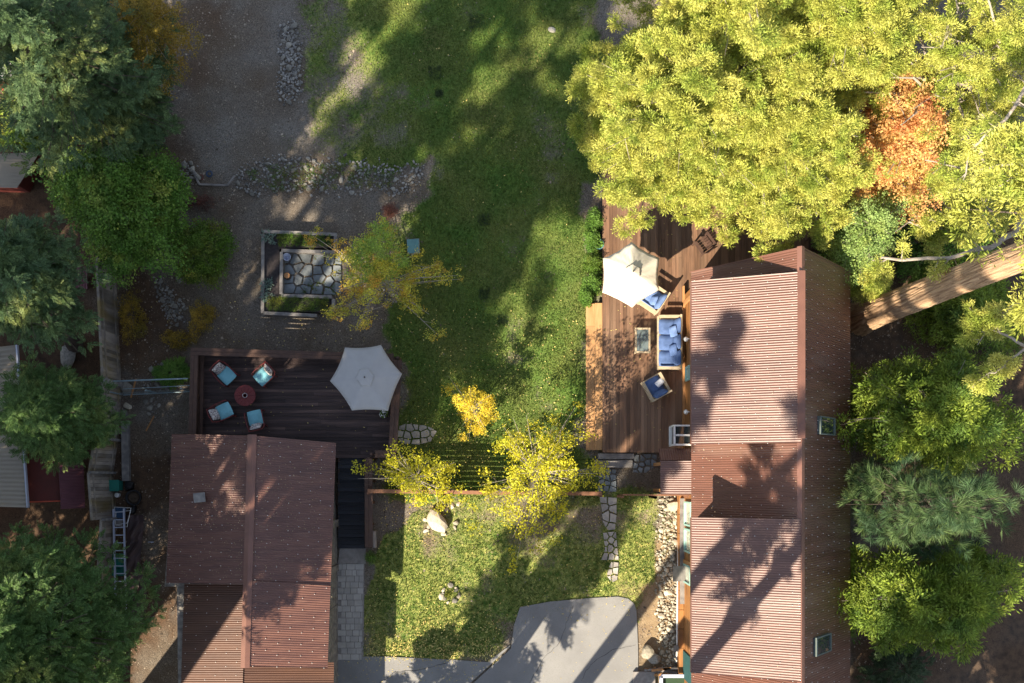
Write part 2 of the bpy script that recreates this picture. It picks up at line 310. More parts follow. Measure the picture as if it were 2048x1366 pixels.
def gmat():
    m = bpy.data.materials.new('garden_ground'); m.use_nodes = True; nt = m.node_tree; N = nt.nodes; L = nt.links; b = N['Principled BSDF']
    b.inputs['Roughness'].default_value = .95; b.inputs['Specular IOR Level'].default_value = .1
    tc = N.new('ShaderNodeTexCoord')
    def noise(s, d=5):
        n = N.new('ShaderNodeTexNoise'); n.inputs['Scale'].default_value = s; n.inputs['Detail'].default_value = d; L.new(tc.outputs['Object'], n.inputs['Vector']); return n.outputs[0]
    def rng_(src, lo, hi):
        r = N.new('ShaderNodeMapRange'); r.inputs['From Min'].default_value = lo; r.inputs['From Max'].default_value = hi; L.new(src, r.inputs['Value']); return r.outputs[0]
    def mix(f, a, bb):
        x = N.new('ShaderNodeMix'); x.data_type = 'RGBA'; L.new(f, x.inputs[0])
        for i, q in ((6, a), (7, bb)):
            if isinstance(q, tuple): x.inputs[i].default_value = (*q, 1)
            else: L.new(q, x.inputs[i])
        return x.outputs[2]
    def at(n):
        a = N.new('ShaderNodeAttribute'); a.attribute_name = n; return a.outputs['Fac']
    fine = rng_(noise(26), .35, .65); mid = rng_(noise(3.5), .35, .65); big = rng_(noise(.45, 3), .35, .65)
    dirt = mix(fine, (.06, .045, .03), (.225, .18, .13)); dirt = mix(mid, dirt, (.12, .092, .066))
    dirt = mix(big, dirt, mix(fine, (.10, .09, .078), (.26, .235, .20)))
    speck = N.new('ShaderNodeTexVoronoi'); speck.inputs['Scale'].default_value = 22; L.new(tc.outputs['Object'], speck.inputs['Vector'])
    dirt = mix(rng_(speck.outputs['Distance'], .22, .12), dirt, (.26, .25, .23))
    need = mix(fine, (.06, .038, .025), (.15, .092, .055)); need = mix(big, need, mix(mid, (.05, .035, .026), (.11, .07, .045)))
    sand = mix(fine, (.28, .2, .115), (.36, .27, .165)); sand = mix(mid, sand, (.25, .175, .1))
    gr = mix(rng_(noise(14), .3, .7), (.042, .094, .02), (.13, .225, .042)); gr = mix(mid, gr, (.078, .15, .03)); gr = mix(big, gr, mix(fine, (.075, .10, .028), (.17, .185, .055)))
    dr = mix(fine, (.28, .31, .075), (.44, .43, .14)); 
    c = mix(at('needles'), dirt, need); c = mix(at('sand'), c, sand)
    gf = N.new('ShaderNodeMath'); gf.operation = 'ADD'; L.new(at('grass'), gf.inputs[0])
    k = N.new('ShaderNodeMath'); k.operation = 'MULTIPLY_ADD'; L.new(noise(9), k.inputs[0]); k.inputs[1].default_value = .9; k.inputs[2].default_value = -.45; L.new(k.outputs[0], gf.inputs[1])
    df = N.new('ShaderNodeMath'); df.operation = 'MULTIPLY'; L.new(at('dry'), df.inputs[0]); L.new(rng_(noise(5), .35, .65), df.inputs[1])
    c = mix(rng_(gf.outputs[0], .25, .7), c, mix(df.outputs[0], gr, dr))
    L.new(c, b.inputs['Base Color'])
    bn = N.new('ShaderNodeBump'); bn.inputs['Strength'].default_value = .7; bn.inputs['Distance'].default_value = .04; L.new(noise(24), bn.inputs['Height']); L.new(bn.outputs[0], b.inputs['Normal'])
    return m
GM = gmat()
GZ = (vnoise(GX, GY, .8, 31) - .5) * .03 - .02
nyy, nxx = GX.shape; idx = np.arange(nyy * nxx).reshape(nyy, nxx)
Q = np.stack([idx[:-1, :-1], idx[:-1, 1:], idx[1:, 1:], idx[1:, :-1]], -1).reshape(-1, 4)
V = np.stack([GX, GY, GZ], -1).reshape(-1, 3)
def setattrs(me, sel=None):
    for n, a in (('grass', grass), ('needles', need), ('sand', sand), ('dry', dry)):
        at = me.attributes.new(n, 'FLOAT', 'POINT'); d = a.ravel() if sel is None else a.ravel()[sel]
        at.data.foreach_set('value', np.ascontiguousarray(d, dtype=np.float32))
go = quads('ground', V, Q, GM, smooth=True); setattrs(go.data); tag(go, kind='structure')
gq = grass.ravel()[Q].mean(1); near = (np.abs(V[Q[:, 0], 0]) < 25) & (V[Q[:, 0], 1] > -11) & (V[Q[:, 0], 1] < 23)
QL = Q[(gq > .3) & near]; sel, inv = np.unique(QL, return_inverse=True)
lo = quads('lawn', V[sel] + np.array([0, 0, .006]), inv.reshape(-1, 4), GM, smooth=True); setattrs(lo.data, sel); tag(lo, kind='structure')
def gsample(A, x, y):
    i = np.clip(np.searchsorted(gy, y) - 1, 0, nyy - 1); j = np.clip(np.searchsorted(gx, x) - 1, 0, nxx - 1); return A[i, j]
# grass blades
K = 420000; x = rng.uniform(-10.5, 7.2, K); y = rng.uniform(-8, 21, K); gg = gsample(grass, x, y)
k = rng.random(K) < gg ** 1.3; x = x[k]; y = y[k]; z = gsample(GZ, x, y) + .004; K = len(x)
a = rng.uniform(0, 6.28, K); h = rng.uniform(.03, .075, K); wd = rng.uniform(.012, .028, K); ln = rng.uniform(0, .05, K); b_ = rng.uniform(0, 6.28, K)
P0 = np.stack([x - np.cos(a) * wd, y - np.sin(a) * wd, z], -1); P1 = np.stack([x + np.cos(a) * wd, y + np.sin(a) * wd, z], -1)
P2 = np.stack([x + np.cos(b_) * ln, y + np.sin(b_) * ln, z + h], -1)
VB = np.stack([P0, P1, P2], 1).reshape(-1, 3)
tag(quads('grass', VB, np.arange(3 * K).reshape(-1, 3), M['grassblade']), 'short lawn grass, green with straw-coloured dry patches', 'grass', kind='stuff')
# fallen leaves
def scatter_leaves(name, n, regions, size, m, label):
    P = []
    for (x0, y0, x1, y1, wgt) in regions:
        k = int(n * wgt); P.append(np.stack([rng.uniform(x0, x1, k), rng.uniform(y0, y1, k)], -1))
    P = np.concatenate(P); X = (P[:, 0] - NX) * H / F; Y = (NY - P[:, 1]) * H / F; k = len(X); a = rng.uniform(0, 6.28, k); s = rng.uniform(.5, 1.2, k) * size
    Z = gsample(GZ, X, Y) + rng.uniform(.05, .085, k); tt = rng.normal(0, .3, (k, 2)); vs = []
    for u, v in ((1, 0), (.15, .55), (-1, 0), (.15, -.55)):
        dx = (u * np.cos(a) - v * np.sin(a)) * s; dy = (u * np.sin(a) + v * np.cos(a)) * s
        vs.append(np.stack([X + dx, Y + dy, Z + dx * tt[:, 0] + dy * tt[:, 1]], -1))
    tag(quads(name, np.stack(vs, 1).reshape(-1, 3), np.arange(4 * k).reshape(-1, 4), m), label, 'leaves', kind='stuff')
scatter_leaves('fallen_leaves', 2600, [(800, 620, 1170, 900, .16), (800, 0, 1170, 620, .05), (730, 1285, 985, 1322, .16), (730, 1240, 1000, 1322, .16), (735, 1180, 1010, 1300, .07), (750, 990, 1290, 1250, .16), (760, 990, 900, 1100, .05), (850, 840, 1160, 985, .1), (240, 600, 800, 700, .05), (1170, 1000, 1300, 1190, .03)], .036, M['fallen'], 'small yellow leaves fallen over the lawns')
K = 42000; x = rng.uniform(-17, 18, K); y = rng.uniform(-8, 20, K); k = rng.random(K) < (1 - gsample(grass, x, y)) * .9 + .04; x = x[k]; y = y[k]; K = len(x)
z = gsample(GZ, x, y) + .012; a = rng.uniform(0, 6.28, K); L_ = rng.uniform(.012, .04, K) * np.where(rng.random(K) < .06, 2, 1); w_ = L_ * rng.uniform(.3, .9, K); c_, s_ = np.cos(a), np.sin(a)
VC = np.stack([np.stack([x + (u * L_ * c_ - v * w_ * s_), y + (u * L_ * s_ + v * w_ * c_), z + .006 * rng.random(K)], -1) for u, v in ((1, 0), (0, 1), (-1, 0), (0, -1))], 1).reshape(-1, 3)
tag(quads('litter', VC, np.arange(4 * K).reshape(-1, 4), mat('bark_chips_and_gravel', (.3, .25, .19), (.16, .12, .09), 1.5, .9, isl=.7)), 'fine gravel, chips and dead needles scattered over the bare soil', 'litter', kind='stuff')
# driveway, path, walkway
def flat(name, poly, z, th, m, **k):
    o = MB().prism([W(*p)[:2] for p in poly], z - th, z).build(name, m); return tag(o, **k)
arc = [(1040, 1214), (1100, 1203), (1180, 1196), (1235, 1193), (1256, 1197), (1268, 1207), (1273, 1222), (1276, 1300), (1276, 1480)]
flat('driveway', [(1000, 1480), (940, 1372), (1022, 1297), (1028, 1250)] + arc, .035, .2, M['asphalt'], kind='structure')
flat('driveway', [(640, 1480), (664, 1340), (678, 1313), (770, 1313), (900, 1319), (975, 1324), (1020, 1290), (1020, 1293), (936, 1370), (996, 1480)], .031, .2, M['asphalt'], kind='structure')
flat('walkway', [(674, 1126), (729, 1126), (727, 1313), (668, 1313)], .02, .1, M['concrete'], kind='structure')
wk = MB(); rr = random.Random(3)
y = 1128
while y < 1312:
    x0 = 683 if (int(y) // 11) % 2 else 676
    x = x0
    while x < 728:
        ww = rr.choice([9, 13, 17]); x1 = min(728 - (y - 1128) * .02, x + ww)
        if x1 - x > 2: wk.prism([W(x, y)[:2], W(x1 - .8, y)[:2], W(x1 - .8, y + 11.2)[:2], W(x, y + 11.2)[:2]], -.1, .045 + rr.uniform(-.002, .002))
        x += ww
    y += 12
tag(wk.build('walkway', M['paver']), kind='structure')
flat('path', [(676, 1127), (680, 1096), (732, 1096), (732, 1127)], .05, .2, M['concrete'], kind='structure')
def scatter_plane(name, quad, n, size, m, label, seed, lift=.05):
    r = np.random.default_rng(seed); A, B_, C, D_ = [np.array(W(*q)) for q in quad]; u, v = r.random(n), r.random(n) ** .9
    p = (A[None] * (1 - u)[:, None] + B_[None] * u[:, None]) * (1 - v)[:, None] + (D_[None] * (1 - u)[:, None] + C[None] * u[:, None]) * v[:, None]; nn = np.cross(B_ - A, D_ - A); nn = nn / np.linalg.norm(nn); nn = nn if nn[2] > 0 else -nn
    e1 = (B_ - A) / np.linalg.norm(B_ - A); e2 = np.cross(nn, e1); a = r.uniform(0, 6.28, n); s = size * r.uniform(.5, 1.2, n); out = []
    for cu, cv in ((1, 0), (.1, .5), (-1, 0), (.1, -.5)):
        x = (cu * np.cos(a) - cv * np.sin(a)) * s; y = (cu * np.sin(a) + cv * np.cos(a)) * s; out.append(p + nn[None] * lift + x[:, None] * e1 + y[:, None] * e2)
    tag(quads(name, np.stack(out, 1).reshape(-1, 3), np.arange(4 * n).reshape(-1, 4), m), label, 'leaves', kind='stuff')
_dry = mat('dry_leaf_litter', (.5, .4, .24), (.3, .2, .11), 3, .8, isl=.4)
scatter_plane('leaf_litter', [(335, 1160, 3.2), (345, 872, 3.2), (502, 874, 4.15), (494, 1160, 4.15)], 420, .022, _dry, 'dry leaves and needles lying on the left slope of the small house roof', 1)
scatter_plane('leaf_litter', [(660, 1330, 3.2), (670, 890, 3.2), (506, 876, 4.15), (492, 1330, 4.15)], 520, .022, _dry, 'dry leaves and needles lying on the right slope of the small house roof', 2)
scatter_plane('leaf_litter', [(1386, 1340, 5.5), (1386, 560, 5.5), (1600, 556, 7.2), (1600, 1340, 7.2)], 260, .018, _dry, 'dry needles and leaves caught on the big house roof', 3, lift=.06)
scatter_plane('leaf_litter', [(1206, 900, .45), (1206, 420, .45), (1358, 420, .45), (1358, 900, .45)], 150, .03, M['fallen'], 'scattered dry leaves lying on the sunny deck', 4, lift=.012)
scatter_plane('leaf_litter', [(405, 905, 1.0), (405, 720, 1.0), (780, 720, 1.0), (780, 905, 1.0)], 60, .03, M['fallen'], 'few pale leaves lying on the dark deck', 5, lift=.012)
scatter_plane('leaf_litter', [(672, 1366, .035), (672, 1316, .035), (980, 1326, .035), (940, 1366, .035)], 110, .03, M['fallen'], 'yellow leaves lying on the lower driveway edge', 6, lift=.012)
scatter_plane('leaf_litter', [(1030, 1366, .035), (1045, 1212, .035), (1260, 1200, .035), (1272, 1366, .035)], 80, .028, M['fallen'], 'few leaves lying on the driveway', 7, lift=.012)
_cr = mat('tar_filled_crack', (.05, .05, .05), rough=.9); _r3 = random.Random(8)
for pts, lab in ((((1060, 1366), (1085, 1320), (1120, 1285), (1135, 1240), (1150, 1204)), 'thin dark crack wandering across the driveway, the left one'), (((1272, 1290), (1225, 1300), (1180, 1330), (1160, 1366)), 'thin dark crack near the right driveway edge'), (((760, 1366), (790, 1345), (850, 1338), (900, 1322)), 'thin dark crack across the lower driveway arm')):
    P = []
    for a_, b__ in zip(pts[:-1], pts[1:]):
        for q in range(6): P.append(W(a_[0] + (b__[0] - a_[0]) * q / 6 + _r3.uniform(-1.5, 1.5), a_[1] + (b__[1] - a_[1]) * q / 6 + _r3.uniform(-1.5, 1.5), .037))
    b = MB()
    for p_, q_ in zip(P[:-1], P[1:]): b.bar(p_, q_, _r3.uniform(.008, .02), .004)
    tag(b.build('road_crack', _cr), kind='structure')
# ---------------------------------------------------------------- stones
def rockmesh(seed, n=10, flatn=.6):
    import bmesh
    bm = bmesh.new(); bmesh.ops.create_icosphere(bm, subdivisions=2, radius=1); r = random.Random(seed)
    cuts = [(Vector((r.gauss(0, 1), r.gauss(0, 1), r.gauss(0, .7))).normalized(), r.uniform(.55, .85)) for _ in range(9)]
    for v in bm.verts:
        for nrm, d in cuts:
            e = v.co.dot(nrm) - d
            if e > 0: v.co -= nrm * e * .9
        v.co *= 1 + r.uniform(-.03, .03); v.co.z *= flatn
    me = bpy.data.meshes.new('rock'); bm.to_mesh(me); bm.free(); return me
ROCKS = [rockmesh(i) for i in range(9)]
for me in ROCKS: me.materials.append(M['rock'])
ROCKP = [m.copy() for m in ROCKS]
for me in ROCKP: me.materials[0] = M['rockp']
def rock(px, py, r, label, cat='rock', group=None, pale=False, name='rock', rr=random, z=None):
    x, y, _ = W(px, py); me = rr.choice(ROCKP if pale else ROCKS)
    o = bpy.data.objects.new(name, me); COL.objects.link(o); o.location = (x, y, r * .18 if z is None else z)
    o.rotation_euler = (rr.uniform(-.2, .2), rr.uniform(-.2, .2), rr.uniform(0, 6.28)); o.scale = (r * rr.uniform(.85, 1.2), r * rr.uniform(.7, 1), r * rr.uniform(.7, 1))
    return tag(o, label, cat, group)
def bed(poly, nbig, rbig, npeb, rpeb, label, group, plabel, seed, pale=False, dense=None):
    r = random.Random(seed); P = np.array(poly); x0, y0 = P.min(0); x1, y1 = P.max(0); got = []
    tries = 0
    while len(got) < nbig and tries < 20000:
        tries += 1; x, y = r.uniform(x0, x1), r.uniform(y0, y1)
        if not inpoly(np.array([x]), np.array([y]), poly)[0]: continue
        q = rbig[0] + (rbig[1] - rbig[0]) * r.random() ** 2.2
        if any((x - a) ** 2 + (y - b) ** 2 < ((q + c) * 43) ** 2 for a, b, c in got): continue
        got.append((x, y, q))
    for x, y, q in got: rock(x, y, q, label, group=group, pale=pale, rr=r)
    n = npeb; rg = np.random.default_rng(seed); xs = rg.uniform(x0 - 8, x1 + 8, n * 3); ys = rg.uniform(y0 - 8, y1 + 8, n * 3)
    k = inpoly(xs + rg.normal(0, 6, n * 3), ys + rg.normal(0, 6, n * 3), poly); xs = xs[k][:n]; ys = ys[k][:n]; n = len(xs)
    tv = np.array([(v.co.x, v.co.y, v.co.z) for v in PEB.vertices]); tf = np.array([tuple(p.vertices) for p in PEB.polygons])
    s = rpeb[0] + (rpeb[1] - rpeb[0]) * rg.random(n) ** 2; a = rg.uniform(0, 6.28, n); e = rg.uniform(.6, 1, n)
    X = (xs - NX) * H / F; Y = (NY - ys) * H / F; c, sn = np.cos(a), np.sin(a)
    vx = tv[None, :, 0] * s[:, None]; vy = tv[None, :, 1] * (s * e)[:, None]; vz = tv[None, :, 2] * s[:, None] * .7
    VV = np.stack([X[:, None] + vx * c[:, None] - vy * sn[:, None], Y[:, None] + vx * sn[:, None] + vy * c[:, None], vz + (s * .2)[:, None]], -1).reshape(-1, 3)
    FF = (tf[None] + (np.arange(n) * len(tv))[:, None, None]).reshape(-1, 3)
    tag(quads('pebbles', VV, FF, M['pebblep' if pale else 'pebble']), plabel, 'pebbles', kind='stuff')
import bmesh as _bm
b_ = _bm.new(); _bm.ops.create_icosphere(b_, subdivisions=1, radius=1); PEB = bpy.data.meshes.new('pebble'); _r = random.Random(5)
for v in b_.verts: v.co *= _r.uniform(.8, 1.1)
b_.to_mesh(PEB); b_.free()
bed([(565, 50), (590, 45), (602, 110), (600, 190), (585, 208), (558, 200), (560, 130)], 60, (.06, .18), 420, (.03, .075), 'grey cobble in the narrow upright stone bed at the top of the yard', 'cobbles of the narrow upright stone bed', 'grey pebbles filling the narrow upright stone bed', 11)
bed([(480, 335), (560, 315), (700, 320), (848, 332), (850, 360), (800, 388), (640, 384), (500, 388), (470, 375)], 85, (.05, .16), 800, (.03, .075), 'grey cobble in the wide stone bed above the planter', 'cobbles of the wide stone bed', 'grey pebbles filling the wide stone bed', 12)
bed([(306, 560), (325, 565), (372, 610), (362, 652), (345, 655), (325, 610)], 32, (.07, .16), 160, (.03, .06), 'pale angular stone in the bed left of the ochre bush', 'stones of the small slanting bed', 'pale small stones of the slanting bed by the ochre bush', 13)
bed([(298, 740), (315, 715), (330, 730), (330, 770), (345, 800), (300, 840), (285, 800)], 14, (.09, .22), 80, (.03, .06), 'bluish stone beside the pipe gate', 'stones by the pipe gate', 'small stones lying near the pipe gate', 14)
bed([(362, 318), (385, 325), (400, 360), (372, 372), (358, 345)], 10, (.1, .22), 40, (.03, .05), 'grey slab rock at the left end of the yard beside the maple', 'slab rocks by the green maple', 'small stones by the slab rocks', 15)
bed([(1322, 995), (1354, 995), (1354, 1320), (1330, 1350), (1320, 1320), (1316, 1180), (1318, 1080)], 75, (.08, .2), 900, (.03, .08), 'pale cobble in the drainage bed along the big house wall', 'cobbles of the drainage bed', 'pale pebbles filling the drainage bed along the big house', 16, pale=True)
bed([(745, 560), (800, 575), (795, 610), (750, 600)], 6, (.06, .12), 120, (.03, .06), 'pale stone under the turning maple', 'stones under the turning maple', 'pale small stones beneath the turning maple', 17)
for i, (x, y, q) in enumerate([(852, 1062, .13), (862, 1048, .1), (905, 1012, .14), (917, 1008, .12), (893, 1020, .13), (912, 1045, .13), (910, 1055, .12), (887, 1068, .12), (858, 1052, .12), (850, 1040, .1)]):
    rock(x, y, q, 'small round stone in the loose ring round the tan boulder', group='stones ringing the tan boulder', pale=True)
for i in range(11):
    a = i * .571 + .2 * math.sin(i * 5); rock(901 + (17 + 3 * math.sin(i * 3)) * math.cos(a), 1188 + (15 + 3 * math.cos(i * 4)) * math.sin(a), .08 + .04 * (i % 3), 'stone of the small ring in the front lawn', group='stones ringing the lawn plant', pale=bool(i % 2))
rock(875, 1042, .52, 'large smooth tan boulder under the yellow birch', 'boulder', pale=True, name='boulder', z=.2)
rock(1293, 1302, .40, 'tan boulder by the driveway corner, the sunlit one', 'boulder', pale=True, name='boulder', z=.2)
rock(1307, 1315, .36, 'grey boulder by the driveway corner, shaded and beside the tan one', 'boulder', name='boulder', z=.12)
rock(137, 713, .46, 'bluish flat boulder below the leaning fir trunk', 'boulder', name='boulder', z=.05)
rock(358, 560, .18, 'round grey stone beneath the small green maple', 'rock')
rock(1104, 60, .22, 'dark stone lying alone in the lawn near the top', 'rock', z=-.02)
rock(255, 776, .3, 'round grey boulder by the fence under the pipe gate', 'boulder', name='boulder')
rock(256, 812, .2, 'white round stone against the fence', 'rock', pale=True)
rock(250, 826, .18, 'grey round stone against the fence below a white one', 'rock')
rock(1352, 1010, .4, 'big pale block of rock at the top of the drainage bed', 'boulder', pale=True, name='boulder', z=.1)
ORD = ['first', 'second', 'third', 'fourth', 'fifth', 'sixth', 'seventh']
# flagstones by Voronoi cells, each stone its own object
def flags(poly, seeds, label, group, m, gap=.92, z=.05, ragged=True, seed=1, ncol=0):
    r = random.Random(seed); S = [W(*p)[:2] for p in seeds]; P = [W(*p)[:2] for p in poly]
    for i, s in enumerate(S):
        c = list(P)
        for j, t in enumerate(S):
            if i == j: continue
            mx, my = (s[0] + t[0]) / 2, (s[1] + t[1]) / 2; nx, ny = t[0] - s[0], t[1] - s[1]; out = []
            for k in range(len(c)):
                a, b = c[k], c[(k + 1) % len(c)]; da = (a[0] - mx) * nx + (a[1] - my) * ny; db = (b[0] - mx) * nx + (b[1] - my) * ny
                if da <= 0: out.append(a)
                if da * db < 0: q = da / (da - db); out.append((a[0] + (b[0] - a[0]) * q, a[1] + (b[1] - a[1]) * q))
            c = out
            if len(c) < 3: break
        if len(c) < 3: continue
        cx = sum(p[0] for p in c) / len(c); cy = sum(p[1] for p in c) / len(c)
        c = [((p[0] - cx) * gap * r.uniform(.9, 1.02), (p[1] - cy) * gap * r.uniform(.9, 1.02)) for p in c]
        o = MB().prism(c, -.04, 0).build('flagstone', m); o.location = (cx, cy, z + r.uniform(-.006, .006)); tag(o, label + (', %s from the left in the %s row down' % (ORD[i % ncol], ORD[i // ncol]) if ncol else ''), 'flagstone', group)
rs = random.Random(4)
def jit(x0, x1, y0, y1, nx, ny, path=None, j=.33):
    out = []
    for b in range(ny):
        for a in range(nx):
            fx = (a + .5 + rs.uniform(-j, j)) / nx; fy = (b + .5 + rs.uniform(-j, j)) / ny; out.append((x0 + (x1 - x0) * fx, y0 + (y1 - y0) * fy))
    return out
flags([(1198, 992), (1236, 994), (1232, 1060), (1214, 1062), (1204, 1040)], jit(1198, 1236, 992, 1062, 2, 4), 'pale flagstone of the upper lawn path', 'flagstones of the lawn path, upper part', M['flag'], gap=.85, seed=2, ncol=2)
flags([(1204, 1064), (1232, 1062), (1238, 1120), (1200, 1122), (1210, 1098)], jit(1202, 1238, 1062, 1122, 3, 4), 'pale flagstone of the middle lawn path', 'flagstones of the lawn path, middle part', M['flag'], gap=.82, seed=3, ncol=3)
flags([(1222, 1122), (1238, 1124), (1236, 1160), (1224, 1166), (1212, 1150)], jit(1212, 1238, 1122, 1166, 2, 3), 'pale flagstone ending the lawn path', 'flagstones of the lawn path, last part', M['flag'], gap=.82, seed=4, ncol=2)
flags([(1198, 936), (1232, 938), (1234, 984), (1194, 984)], jit(1196, 1234, 937, 984, 3, 4), 'bluish flagstone behind front fence', 'flagstones behind the front fence', M['flagb'], gap=.84, seed=5, ncol=3)
flags([(1265, 907), (1315, 907), (1314, 930), (1290, 948), (1264, 945)], jit(1264, 1315, 907, 948, 4, 3), 'bluish stone beside the porch', 'stones between deck end and porch roof', M['flagb'], gap=.75, seed=6, ncol=4)
flags([(797, 852), (812, 846), (850, 850), (875, 862), (862, 884), (840, 890), (805, 888), (794, 876)], jit(795, 872, 848, 890, 5, 3), 'pale flagstone right of dark deck', 'flagstones right of the dark deck', M['flag'], gap=.86, seed=7, ncol=5)
flags([(565, 505), (684, 508), (684, 592), (565, 588)], jit(566, 684, 508, 590, 6, 4), 'bluish flagstone in the planter', 'flagstones inside the raised planter', M['flagb'], gap=.86, seed=8, ncol=6)
# ---------------------------------------------------------------- corrugated roofs
def corr(name, E0, E1, R1, R0, m, parent, period=.086, amp=.0125, lift=.017, seg=4, screws=None, nsc=8, every=3, base=None):
    """ribbed sheet: E0-E1 eave, R0-R1 ridge (E0 below R0); ribs run from eave to ridge"""
    E0, E1, R0, R1 = map(Vector, (E0, E1, R0, R1)); ln = (E1 - E0).length; n = max(2, int(ln / period)) * seg
    nrm = (E1 - E0).cross(R0 - E0).normalized()
    if nrm.z < 0: nrm = -nrm
    rg = random.Random(int(abs(E0.x * 100)) + int(abs(E0.y * 10)))
    rows = 5; vs = []; q = []
    for j in range(rows):
        t = j / (rows - 1)
        for i in range(n + 1):
            u = i / n; p = (E0.lerp(E1, u)).lerp(R0.lerp(R1, u), t) + nrm * (lift + amp * math.cos(2 * math.pi * i / seg) + .004 * math.sin(i * .05 + j))
            vs.append(p)
    for j in range(rows - 1):
        for i in range(n): q.append((j * (n + 1) + i, j * (n + 1) + i + 1, (j + 1) * (n + 1) + i + 1, (j + 1) * (n + 1) + i))
    b = MB(); b.add(vs, q)
    # slab under the sheet
    d = nrm * -.09; o = nrm * -.0
    b.solid([E0 + o, E1 + o, R1 + o, R0 + o], [E0 + d, E1 + d, R1 + d, R0 + d])
    ob = b.build(name, m, parent, world=True, smooth=True)
    # keep slab faces flat
    k = len(q); 
    for p in list(ob.data.polygons)[k:]: p.use_smooth = False
    if screws:
        s = MB()
        for a in range(nsc):
            t = (a + .35) / nsc
            for i in range(0, n // seg, 1):
                if (i + (a % 2) * (every // 2 + 1)) % every or rg.random() < .12: continue
                u = (i * seg) / n; p = (E0.lerp(E1, u)).lerp(R0.lerp(R1, u), t + rg.uniform(-.004, .004)) + nrm * (lift + amp + .008)
                s.box(p, (.026, .02, .014), 0)
        so = s.build('screws', M['screw'], ob); so['kind'] = 'stuff'
        so.location = (0, 0, 0)
        L = parent.location
        for v in so.data.vertices: v.co -= L
    return ob
# ================================================================ big house on the right
HX0, HX1, HR, ZE, ZR = 6.90, 12.99, 9.95, 3.0, 7.1
YT, YB = 7.98, -9.6
hb = empty('house', (9.95, 0, 0), 'big timber house with a long red corrugated roof and two shed dormers', 'house')
WXL, WXR = 7.02, 12.85
b = MB(); b.prism([(WXL, YB + .3), (WXR, YB + .3), (WXR, YT - .45), (WXL, YT - .45)], 0, ZE - .02)
b.solid([(WXL, YB + .3, ZE - .02), (WXR, YB + .3, ZE - .02), (HR, YB + .3, ZR - .25)], [(WXL, YT - .45, ZE - .02), (WXR, YT - .45, ZE - .02), (HR, YT - .45, ZR - .25)])
wall = b.build('wall', M['wallwood'], hb, world=True)
corr('roof', (HX0, YB, ZE), (HX0, YT, ZE), (HR, YT, ZR), (HR, YB, ZR), M['roof'], hb, screws=True, nsc=11, every=4)['label'] = 'left slope of the red corrugated roof'
corr('roof', (HX1, YB, ZE), (HX1, YT, ZE), (HR, YT, ZR), (HR, YB, ZR), M['roof'], hb, screws=True, nsc=9, every=4, amp=.0095)['label'] = 'steep right slope of the red roof, studded with bright screws'
b = MB()
for sx, t in ((-1, 0), (1, 0)):
    a0 = Vector((HR, YB - .05, ZR + .085)); a1 = Vector((HR, YT + .06, ZR + .085)); dx = .13 * sx
    b.solid([a0, a1, a1 + Vector((0, 0, -.02)), a0 + Vector((0, 0, -.02))], [a0 + Vector((dx, 0, -.13)), a1 + Vector((dx, 0, -.13)), a1 + Vector((dx, 0, -.15)), a0 + Vector((dx, 0, -.15))])
b.build('ridge_cap', M['ridge'], hb, world=True)
def dormer(y0, y1, zc, xe, rx, rz, nwin):
    xw = WXL + .02; ro = corr('dormer_roof', (xe, y0, zc), (xe, y1, zc), (rx, y1, rz), (rx, y0, rz), M['roof'], hb, screws=True, nsc=9, every=5)
    ro['label'] = 'upper dormer roof' if y0 > 0 else 'lower dormer roof'
    zat = lambda x: zc + (rz - zc) * (x - xe) / (rx - xe)
    b = MB(); i0, i1 = y0 + .12, y1 - .12
    b.solid([(xw, i0, ZE - .3), (rx, i0, ZE - .3), (rx, i0, rz - .1), (xw, i0, zat(xw) - .11)], [(xw, i1, ZE - .3), (rx, i1, ZE - .3), (rx, i1, rz - .1), (xw, i1, zat(xw) - .11)])
    b.build('dormer_wall', M['wallwood'], hb, world=True)
    b = MB(); b.box(((xe - .012), (y0 + y1) / 2, zc - .07), (.03, y1 - y0, .18)); b.build('fascia', M['ridge'], hb, world=True)
dormer(1.28, 7.15, 5.5, 6.46, HR - .03, 7.16, 3)
dormer(-6.93, -1.35, 5.5, 6.46, HR - .03, 7.16, 3)
b = MB(); b.box((HR - .04, 4.3, 7.26), (.26, 5.75, .035)); b.build('ridge_cap', M['ridge'], hb, world=True)
for y in (YT, YB):
    b = MB()
    for x in (HX0, HX1):
        b.bar((x, y + .012, ZE - .05), (HR, y + .012, ZR - .05), .03, .18)
    b.build('bargeboard', M['ridge'], hb, world=True)
def skylight(px0, py0, px1, py1):
    slope = (ZE - ZR) / (HX1 - HR)
    def hit(px):                                  # the roof plane under a survey column
        k = (px - NX) / F; x = (k * (H - ZR + slope * HR)) / (1 + k * slope); return x, ZR + slope * (x - HR)
    (x0, z0), (x1, z1) = hit(px0), hit(px1); zm = (z0 + z1) / 2; ya = (NY - py1) * (H - zm) / F; yb = (NY - py0) * (H - zm) / F
    n = Vector((-slope, 0, 1)).normalized(); p = [Vector((x0, ya, z0)), Vector((x1, ya, z1)), Vector((x1, yb, z1)), Vector((x0, yb, z0))]
    b = MB(); c = sum(p, Vector()) / 4; outer = [q + n * .0 for q in p]; inner = [c + (q - c) * .86 for q in p]
    for i in range(4):
        j = (i + 1) % 4; b.solid([outer[i], outer[j], inner[j], inner[i]], [outer[i] + n * .14, outer[j] + n * .14, inner[j] + n * .14, inner[i] + n * .14])
    fr = b.build('skylight', M['frame'], hb, world=True)
    g = MB(); g.solid([q + n * .05 for q in inner], [q + n * .11 for q in inner]); gl = g.build('pane', M['glass'], fr)
    for v in gl.data.vertices: v.co -= hb.location
skylight(1634, 834, 1664, 870); skylight(1626, 1270, 1656, 1307)
